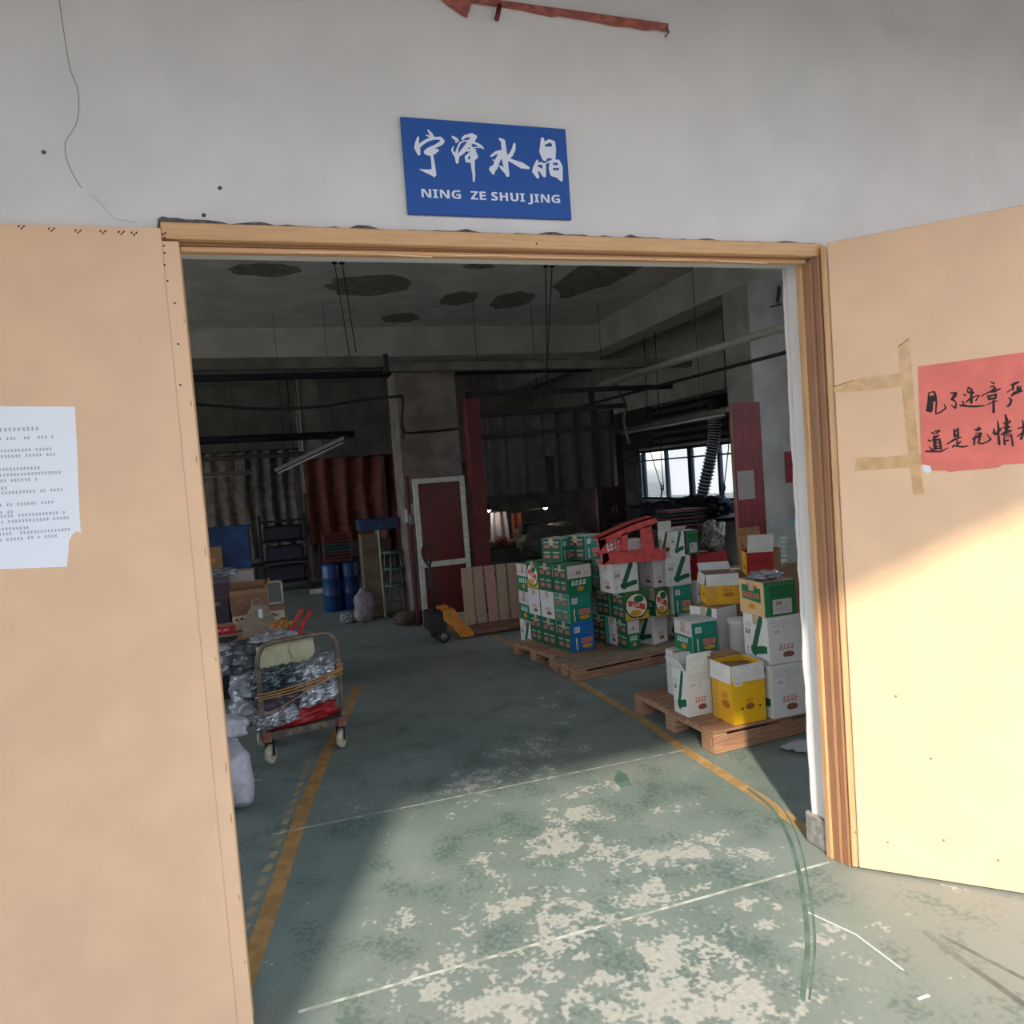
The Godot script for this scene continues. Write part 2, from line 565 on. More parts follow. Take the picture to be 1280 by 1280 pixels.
func _ready() -> void:
	rng.seed = 4711
	# ------------------------------------------------------------ camera, sky, sun, exposure
	var cam := Camera3D.new()
	cam.name = "camera"
	cam.fov = 70.5
	cam.near = 0.05
	cam.far = 200
	add_child(cam)
	cam.position = Vector3(0, 1.6, 0)
	cam.basis = Basis(Vector3(0.952, -0.074, 0.298), Vector3(0.086, 0.996, -0.026), Vector3(-0.294, 0.051, 0.954)).orthonormalized()
	cam.current = true

	var we := WorldEnvironment.new()
	we.name = "world"
	var env := Environment.new()
	var sky := Sky.new()
	var psm := ProceduralSkyMaterial.new()
	psm.sky_top_color = Color(0.74, 0.8, 0.88)
	psm.sky_horizon_color = Color(0.97, 0.96, 0.95)
	psm.sky_curve = 0.12
	psm.ground_bottom_color = Color(0.35, 0.34, 0.32)
	psm.ground_horizon_color = Color(0.7, 0.72, 0.72)
	psm.energy_multiplier = 4.7
	sky.sky_material = psm
	env.background_mode = Environment.BG_SKY
	env.sky = sky
	env.tonemap_mode = Environment.TONE_MAPPER_LINEAR
	env.tonemap_exposure = 1.1
	env.sdfgi_enabled = true
	env.ssao_enabled = true
	env.ssil_enabled = true
	we.environment = env
	add_child(we)

	var sun := DirectionalLight3D.new()
	sun.name = "sun"
	sun.light_color = Color(1.0, 0.95, 0.86)
	sun.light_energy = 1.6
	sun.light_angular_distance = 1.8
	sun.shadow_enabled = true
	add_child(sun)
	sun.look_at_from_position(Vector3(-3.8, 7.65, 10), Vector3.ZERO)

	# ------------------------------------------------------------ shared materials
	mats.wood0 = mottled(rgb(186, 140, 108), rgb(160, 114, 86), 3.0, 0.8, 3, 0.0, Vector3(0.3, 4, 4))
	mats.wood1 = mottled(rgb(196, 152, 118), rgb(150, 106, 80), 3.0, 0.8, 4, 0.0, Vector3(0.3, 4, 4))
	mats.wood2 = mottled(rgb(172, 128, 100), rgb(146, 108, 84), 3.0, 0.8, 5, 0.0, Vector3(0.3, 4, 4))
	mats.tape_clear = plain(rgb(196, 180, 150), 0.25)
	mats.board = mottled(rgb(236, 193, 154), rgb(231, 188, 149), 0.7, 0.5, 11)
	mats.pine = mottled(rgb(214, 166, 118), rgb(204, 154, 106), 2.0, 0.6, 12, 0.0, Vector3(6, 0.4, 6))
	mats.pine_dark = mottled(rgb(166, 120, 88), rgb(154, 110, 80), 2.0, 0.6, 13, 0.0, Vector3(6, 0.4, 6))
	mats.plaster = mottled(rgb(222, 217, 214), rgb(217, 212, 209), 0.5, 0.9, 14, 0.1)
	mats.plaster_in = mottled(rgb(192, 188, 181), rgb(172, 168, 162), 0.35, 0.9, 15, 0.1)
	mats.ceiling = mottled(rgb(226, 221, 213), rgb(208, 203, 195), 0.3, 0.95, 16)
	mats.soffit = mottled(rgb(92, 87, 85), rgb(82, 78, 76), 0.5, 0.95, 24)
	mats.damp = mottled(rgb(150, 144, 132), rgb(128, 122, 112), 1.2, 0.95, 25)
	mats.flap_white = mottled(rgb(228, 227, 222), rgb(214, 213, 208), 2.0, 0.6, 26)
	mats.pine_long = mottled(rgb(218, 170, 122), rgb(208, 160, 112), 2.0, 0.6, 27, 0.0, Vector3(0.4, 6, 6))
	mats.stain = mottled(rgb(78, 72, 64), rgb(104, 98, 90), 1.2, 0.95, 17)
	mats.grey_steel = plain(rgb(120, 118, 114), 0.5, 0.5)
	mats.dark_steel = plain(rgb(46, 46, 48), 0.55, 0.4)
	mats.black = plain(rgb(26, 25, 26), 0.6)
	mats.white_paint = mottled(rgb(196, 194, 184), rgb(176, 172, 162), 2.0, 0.5, 18)
	mats.dark_red = mottled(rgb(104, 22, 24), rgb(78, 18, 20), 1.0, 0.5, 19)
	mats.paper = plain(rgb(232, 232, 230), 0.8)
	mats.ink = plain(rgb(40, 22, 22), 0.7)
	mats.rust = mottled(rgb(176, 100, 90), rgb(148, 80, 70), 4.0, 0.9, 20)
	mats.plastic_clear = crinkled(rgb(132, 132, 138), rgb(186, 186, 194), 0.22, 0.1, 0.2)
	mats.plastic_silver = crinkled(rgb(206, 208, 214), rgb(120, 122, 128), 0.18, 0.35, 0.4)
	mats.sack = crinkled(rgb(196, 196, 204), rgb(172, 172, 182), 0.5)
	mats.mortar = mottled(rgb(120, 116, 112), rgb(92, 88, 84), 6.0, 0.95, 21, 0.4)
	mats.cardboard = mottled(rgb(172, 128, 90), rgb(158, 114, 80), 2.0, 0.85, 22)

	build_shell()
	build_facade()
	build_doors()
	build_cartons()
	build_cart()
	build_left_goods()
	build_middle()
	build_ceiling_runs()
	build_right_side()

# ================================================================ the building
func slab(called: String, lo: Vector3, hi: Vector3, material, label := "", parent: Node = self) -> MeshInstance3D:
	var o := put(called, boxm(hi - lo, 0.002), material, parent, (lo + hi) / 2)
	if parent == self: tag(o, label, "", "", "structure")
	return o

func floor_texture() -> StandardMaterial3D:
	# x from -1.6 to 4.4, z from -8 to 0.4
	var w := 1440
	var h := 2016
	var ns := []
	for k in 5:
		var n := FastNoiseLite.new()
		n.seed = 50 + k
		n.frequency = [0.0046, 0.04, 0.15, 0.0125, 0.0027][k]
		n.fractal_octaves = [4, 5, 4, 5, 4][k]
		ns.append(n.get_image(w, h, false, false, true).get_data())
	# worn spots: x, z, radius x, radius z, strength
	var worn := []
	worn = [[0.983, -2.882, 0.16, 0.14, 1.0], [1.163, -3.092, 0.12, 0.1, 0.9], [1.357, -3.319, 0.2, 0.08, 0.7], [1.381, -2.601, 0.22, 0.1, 1.0], [1.442, -2.466, 0.12, 0.08, 0.8], [1.156, -2.665, 0.16, 0.1, 0.8], [0.815, -3.007, 0.1, 0.06, 0.7], [0.713, -2.528, 0.16, 0.12, 0.95], [0.627, -2.846, 0.08, 0.1, 0.8], [0.543, -2.473, 0.05, 0.04, 1.0], [0.881, -2.353, 0.2, 0.14, 0.85], [1.101, -2.413, 0.2, 0.1, 0.8], [0.449, -2.331, 0.1, 0.1, 0.8], [0.715, -2.236, 0.24, 0.12, 0.85], [1.125, -2.058, 0.28, 0.1, 0.95], [0.981, -1.957, 0.3, 0.16, 1.0], [1.077, -1.801, 0.3, 0.14, 1.05], [0.443, -2.058, 0.24, 0.1, 0.9], [0.727, -1.991, 0.2, 0.12, 0.8], [0.261, -2.266, 0.14, 0.12, 0.6], [0.243, -2.586, 0.05, 0.12, 0.8], [0.45, -2.652, 0.1, 0.06, 0.6], [0.902, -3.716, 0.34, 0.16, 0.75], [1.181, -3.943, 0.3, 0.14, 0.6], [1.414, -4.102, 0.26, 0.1, 0.5], [1.677, -4.646, 0.3, 0.2, 0.45], [0.661, -3.62, 0.2, 0.1, 0.45], [1.615, -2.45, 0.1, 0.08, 0.7], [1.493, -2.181, 0.2, 0.1, 0.55], [1.614, -1.887, 0.3, 0.1, 0.35], [2.022, -1.892, 0.3, 0.1, 0.3], [1.454, -3.029, 0.3, 0.14, 0.5]]
	var field := PackedFloat32Array()
	var fw := 110
	var fh := 154
	field.resize(fw * fh)
	for j in fh:
		for i in fw:
			var x := -1.6 + 6.0 * (i + 0.5) / fw
			var z := -8.0 + 8.4 * (j + 0.5) / fh
			var f := 0.0
			for s in worn:
				var q: float = pow((x - s[0]) / s[2], 2) + pow((z - s[1]) / s[3], 2)
				if q < 6: f = maxf(f, s[4] * exp(-q * 0.6))
			field[j * fw + i] = f
	var out := PackedByteArray()
	out.resize(w * h * 3)
	var a: PackedByteArray = ns[0]
	var b: PackedByteArray = ns[1]
	var c: PackedByteArray = ns[2]
	var d: PackedByteArray = ns[3]
	var e: PackedByteArray = ns[4]
	for j in h:
		var z := -8.0 + 8.4 * (j + 0.5) / h
		for i in w:
			var k := j * w + i
			var x := -1.6 + 6.0 * (i + 0.5) / w
			var fi := clampf(float(i) / w * fw - 0.5, 0, fw - 1.001)
			var fj := clampf(float(j) / h * fh - 0.5, 0, fh - 1.001)
			var i0 := int(fi)
			var j0 := int(fj)
			var f := lerpf(lerpf(field[j0 * fw + i0], field[j0 * fw + i0 + 1], fi - i0), lerpf(field[(j0 + 1) * fw + i0], field[(j0 + 1) * fw + i0 + 1], fi - i0), fj - j0)
			var n0 := a[k] / 255.0
			var n1 := b[k] / 255.0
			var n2 := c[k] / 255.0
			var n3 := d[k] / 255.0
			var n4 := e[k] / 255.0
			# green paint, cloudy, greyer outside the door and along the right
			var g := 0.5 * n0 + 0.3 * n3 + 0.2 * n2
			var grey := clampf((x - 1.5) * 0.7, 0.0, 0.75) * clampf((z + 2.9) * 1.4, 0.0, 1.0) + clampf((n4 - 0.5) * 1.3, 0, 0.4) + f * 0.25 + clampf((-3.3 - z) * 0.2, 0.0, 0.5)  # last term brightens the shaded inner floor through its colour
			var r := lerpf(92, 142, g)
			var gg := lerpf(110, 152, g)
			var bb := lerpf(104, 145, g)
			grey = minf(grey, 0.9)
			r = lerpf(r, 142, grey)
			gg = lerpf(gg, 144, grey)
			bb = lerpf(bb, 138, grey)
			# chips where the paint has gone
			var t := n1 * 0.40 + n2 * 0.30 + n3 * 0.30 + f * 0.30
			var chip := clampf((t - 0.715) * 22.0, 0.0, 0.85)
			if chip > 0.0:
				r = lerpf(r, 164 + 26 * n2, chip)
				gg = lerpf(gg, 164 + 24 * n2, chip)
				bb = lerpf(bb, 158 + 22 * n2, chip)
			# dark scuffs
			var sc := clampf((0.42 - n3 * 0.6 - n2 * 0.4) * 1.2, 0.0, 0.18) * (1.0 - chip)
			r *= 1.0 - sc
			gg *= 1.0 - sc * 0.7
			bb *= 1.0 - sc * 0.75
			out[k * 3] = int(r)
			out[k * 3 + 1] = int(gg)
			out[k * 3 + 2] = int(bb)
	var im := Image.create_from_data(w, h, false, Image.FORMAT_RGB8, out)
	im.generate_mipmaps()
	var m := plain(Color.WHITE, 0.48)
	m.albedo_texture = ImageTexture.create_from_image(im)
	m.metallic_specular = 0.4
	return m

func build_shell() -> void:
	# floor: the painted part near the door carries its worn paint
	var fl := Node3D.new()
	fl.name = "floor"
	add_child(fl)
	tag(fl, "worn green painted concrete floor of the workshop", "", "", "structure")
	var st := begin()
	quad(st, Vector3(-1.6, 0, 0.4), Vector3(4.4, 0, 0.4), Vector3(4.4, 0, -8), Vector3(-1.6, 0, -8))
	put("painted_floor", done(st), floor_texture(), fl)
	var far := mottled(rgb(112, 126, 118), rgb(134, 142, 134), 0.35, 0.5, 31)
	for r in [[-5.0, -8.0, -1.6, 0.4], [4.4, -8.0, 8.0, 0.4], [-5.0, -17.2, 8.0, -8.0]]:
		st = begin()
		quad(st, Vector3(r[0], 0, r[3]), Vector3(r[2], 0, r[3]), Vector3(r[2], 0, r[1]), Vector3(r[0], 0, r[1]))
		put("far_floor", done(st), far, fl)
	put("slab", boxm(Vector3(13, 0.3, 17.6)), mats.mortar, fl, Vector3(1.5, -0.153, -8.4))
	var joint := mottled(rgb(196, 200, 190), rgb(150, 160, 150), 2.0, 0.8, 32)
	put("joint_line", ribbon([Vector2(-0.1, -2.288), Vector2(0.6, -2.295), Vector2(1.9, -2.30)], 0.013, 0.0008), joint, fl)
	put("joint_line", ribbon([Vector2(-0.2, -3.55), Vector2(0.8, -3.543), Vector2(2.0, -3.54)], 0.011, 0.0008), joint, fl)
	put("joint_line", ribbon([Vector2(-0.3, -4.8), Vector2(2.0, -4.79)], 0.009, 0.0008), mottled(rgb(130, 140, 132), rgb(90, 110, 100), 2.0, 0.8, 33), fl)
	var yellow := mottled(rgb(186, 142, 84), rgb(150, 122, 80), 1.6, 0.7, 34)
	put("yellow_line", ribbon([Vector2(-0.30, -2.36), Vector2(-0.272, -2.478), Vector2(-0.191, -2.942), Vector2(-0.051, -3.774), Vector2(0.128, -4.638), Vector2(0.172, -4.785), Vector2(0.42, -5.9)], 0.07, 0.0006), yellow, fl)
	var worn_yellow := mottled(rgb(188, 150, 96), rgb(150, 132, 98), 1.5, 0.7, 35)
	put("yellow_line", ribbon([Vector2(1.985, -2.38), Vector2(2.005, -2.9), Vector2(2.0, -3.5), Vector2(2.02, -4.1), Vector2(1.98, -5.5), Vector2(1.87, -7.2)], 0.06, 0.0006), worn_yellow, fl)
	var pale := mottled(rgb(172, 156, 122), rgb(150, 140, 116), 1.5, 0.7, 36)
	var da := Vector2(-0.318, -2.66)
	var db := Vector2(-0.005, -4.46)
	for i in 17:
		var p := da.lerp(db, (i + 0.2) / 17.0)
		var q := da.lerp(db, (i + 0.75) / 17.0) + Vector2(0.012, 0)
		put("tape_dash", ribbon([p, q], 0.034, 0.0006), pale, fl)
	# where the door has scraped its arc, and dark streaks outside
	var scuff := mottled(rgb(82, 112, 100), rgb(100, 126, 114), 1.5, 0.6, 37)
	put("scrape_mark", ribbon(curve([Vector2(2.014, -2.985), Vector2(1.986, -2.766), Vector2(1.876, -2.5), Vector2(1.692, -2.201), Vector2(1.499, -1.937), Vector2(1.317, -1.741)], 4), 0.016, 0.0009), scuff, fl)
	put("scrape_mark", ribbon(curve([Vector2(2.064, -2.96), Vector2(2.027, -2.745), Vector2(1.913, -2.497), Vector2(1.715, -2.19), Vector2(1.52, -1.928), Vector2(1.336, -1.733)], 4), 0.007, 0.0009), scuff, fl)
	put("scratch", ribbon([Vector2(1.613, -2.075), Vector2(1.672, -1.915), Vector2(1.676, -1.724)], 0.006, 0.0009), mats.paper, fl)
	put("scratch", ribbon([Vector2(1.618, -1.616), Vector2(1.66, -1.616)], 0.011, 0.001), mats.paper, fl)
	var streak_tone := mottled(rgb(92, 94, 90), rgb(120, 122, 116), 1.5, 0.6, 38)
	put("dark_streak", ribbon([Vector2(1.883, -1.844), Vector2(1.87, -1.671), Vector2(1.866, -1.468)], 0.02, 0.0008), streak_tone, fl)
	put("dark_streak", ribbon([Vector2(1.912, -1.809), Vector2(1.965, -1.543)], 0.014, 0.0008), streak_tone, fl)
	put("worn_mark", prismm([Vector2(1.55, -3.472), Vector2(1.564, -3.396), Vector2(1.534, -3.271), Vector2(1.472, -3.271), Vector2(1.48, -3.362)], 0.001, Transform3D(Basis(Vector3.RIGHT, Vector3(0, 0, 1), Vector3(0, -1, 0)), Vector3(0, 0.001, 0))), scuff, fl)
	# yard outside
	var yard := put("ground", boxm(Vector3(90, 0.2, 60)), mottled(rgb(124, 118, 110), rgb(110, 105, 98), 0.2, 0.9, 39), self, Vector3(0, -0.105, 30.4))
	tag(yard, "pale concrete yard outside the workshop door", "", "", "structure")
	var side := put("ground", boxm(Vector3(60, 0.2, 60)), mottled(rgb(150, 150, 138), rgb(120, 124, 108), 0.2, 0.9, 40), self, Vector3(38.1, -0.105, -29.6))
	tag(side, "open ground beyond the window wall", "", "", "structure")

	# walls
	var wf := Node3D.new()
	wf.name = "wall_front"
	add_child(wf)
	tag(wf, "white plastered front wall around the doorway", "", "", "structure")
	put("plaster", prismm([Vector2(-5.2, 0), Vector2(-.262, 0), Vector2(-.262, 2.335), Vector2(1.95, 2.335), Vector2(1.95, 0), Vector2(8.2, 0), Vector2(8.2, 4.2), Vector2(-5.2, 4.2)], .17, Transform3D(Basis(), Vector3(0, 0, -2.27))), mats.plaster, wf)
	# rough inner corner of the reveal
	st = begin(true)
	var pts := []
	for i in 40:
		var y := 2.335 * i / 39.0
		pts.append(Vector3(1.949 - 0.002 * sin(i * 2.1) - rng.randf_range(0, 0.003), y, -2.436 + rng.randf_range(-0.004, 0.004)))
	tube(st, pts, 0.009, 6)
	put("rough_corner", done(st), mats.plaster, wf)
	# foot of the reveal, greyed to stand for its shade
	put("shaded_foot", boxm(Vector3(0.03, 0.13, 0.14), 0.014), mottled(rgb(160, 154, 148), rgb(136, 131, 126), 4.0, 0.95, 28), wf, Vector3(1.946, 0.065, -2.40))
	var wl := Node3D.new()
	wl.name = "wall_left"
	add_child(wl)
	tag(wl, "grey plaster left wall with an added row of windows", "", "", "structure")
	for p in [[0.0, 0.9, -17.2, -2.44], [3.5, 4.2, -17.2, -2.44], [0.9, 3.5, -17.2, -11.6], [0.9, 3.5, -2.8, -2.44]]:
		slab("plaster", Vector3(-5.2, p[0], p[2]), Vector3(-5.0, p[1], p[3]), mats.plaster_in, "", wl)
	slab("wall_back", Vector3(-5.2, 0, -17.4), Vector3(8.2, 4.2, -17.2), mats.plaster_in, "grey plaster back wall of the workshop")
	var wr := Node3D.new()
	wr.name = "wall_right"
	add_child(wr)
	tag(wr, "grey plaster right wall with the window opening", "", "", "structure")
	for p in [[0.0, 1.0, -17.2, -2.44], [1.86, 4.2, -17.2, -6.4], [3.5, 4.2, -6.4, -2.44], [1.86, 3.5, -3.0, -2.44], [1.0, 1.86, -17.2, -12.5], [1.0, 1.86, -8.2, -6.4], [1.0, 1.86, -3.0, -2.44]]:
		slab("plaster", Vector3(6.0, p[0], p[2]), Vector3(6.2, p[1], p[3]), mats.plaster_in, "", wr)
	slab("ceiling", Vector3(-5.2, 4.0, -17.4), Vector3(6.2, 4.2, -2.44), mats.ceiling, "stained concrete ceiling slab")
	# unseen slab and pier, added to shade the front
	slab("added_canopy", Vector3(-7, 3.52, -2.27), Vector3(9, 3.8, 1.028), mats.soffit, "unseen concrete slab over the entrance, added to shade the front")
	slab("added_pillar_1", Vector3(-3.6, 0, 0.66), Vector3(-1.33, 3.52, 1.028), mats.plaster, "unseen broad white pier added to shade the left side")
	# unseen building added across the yard to darken the upper wall
	var ob := thing("added_building", "unseen wide grey building added across the yard to block low sky", "building", Vector3(0, 0, 24))
	put("block", boxm(Vector3(84, 5.2, 10)), mottled(rgb(112, 108, 104), rgb(98, 95, 92), .1, .9, 240), ob, Vector3(0, 2.6, 5))
	put("roof", boxm(Vector3(85, .4, 10.8)), mats.mortar, ob, Vector3(0, 5.4, 5))
	for k in 14: put("window", boxm(Vector3(2.6, 1.6, .1)), plain(rgb(60, 72, 84), .3), ob, Vector3(-36 + 5.5 * k, 2.6, -.04))
	# beams
	slab("beam_1", Vector3(5.1, 3.55, -17.2), Vector3(5.5, 4.0, -2.44), mats.ceiling, "long concrete ceiling beam over the right column")
	slab("beam_2", Vector3(-5.0, 3.55, -11.6), Vector3(5.1, 4.0, -11.2), mats.ceiling, "concrete cross beam under the ceiling")
	slab("beam_3", Vector3(-5.0, 3.55, -5.2), Vector3(5.1, 4.0, -4.8), mats.ceiling, "concrete cross beam near the door")
	# damp stains on the ceiling: flakes of dark plaster
	for s in [[1.15, -8.9, 0.5, 0.5], [2.4, -9.5, 0.26, 0.4], [3.9, -8.2, 0.45, 1.2], [3.2, -9.6, 0.3, 0.5], [0.0, -8.3, 0.4, 0.25], [2.3, -8.05, 0.2, 0.12], [1.8, -10.6, 0.3, 0.3]]:
		var o := []
		for k in 22:
			var an := TAU * k / 22
			var rr := rng.randf_range(0.84, 1.08)
			o.append(Vector2(s[0] + cos(an) * s[2] * rr, s[1] + sin(an) * s[3] * rr))
		put("damp_stain", prismm(o, 0.002, Transform3D(Basis(Vector3.RIGHT, Vector3(0, 0, 1), Vector3(0, -1, 0)), Vector3(0, 3.9975, 0))), mats.damp, get_node("ceiling"), Vector3(-0.5, -4.1, 9.92))

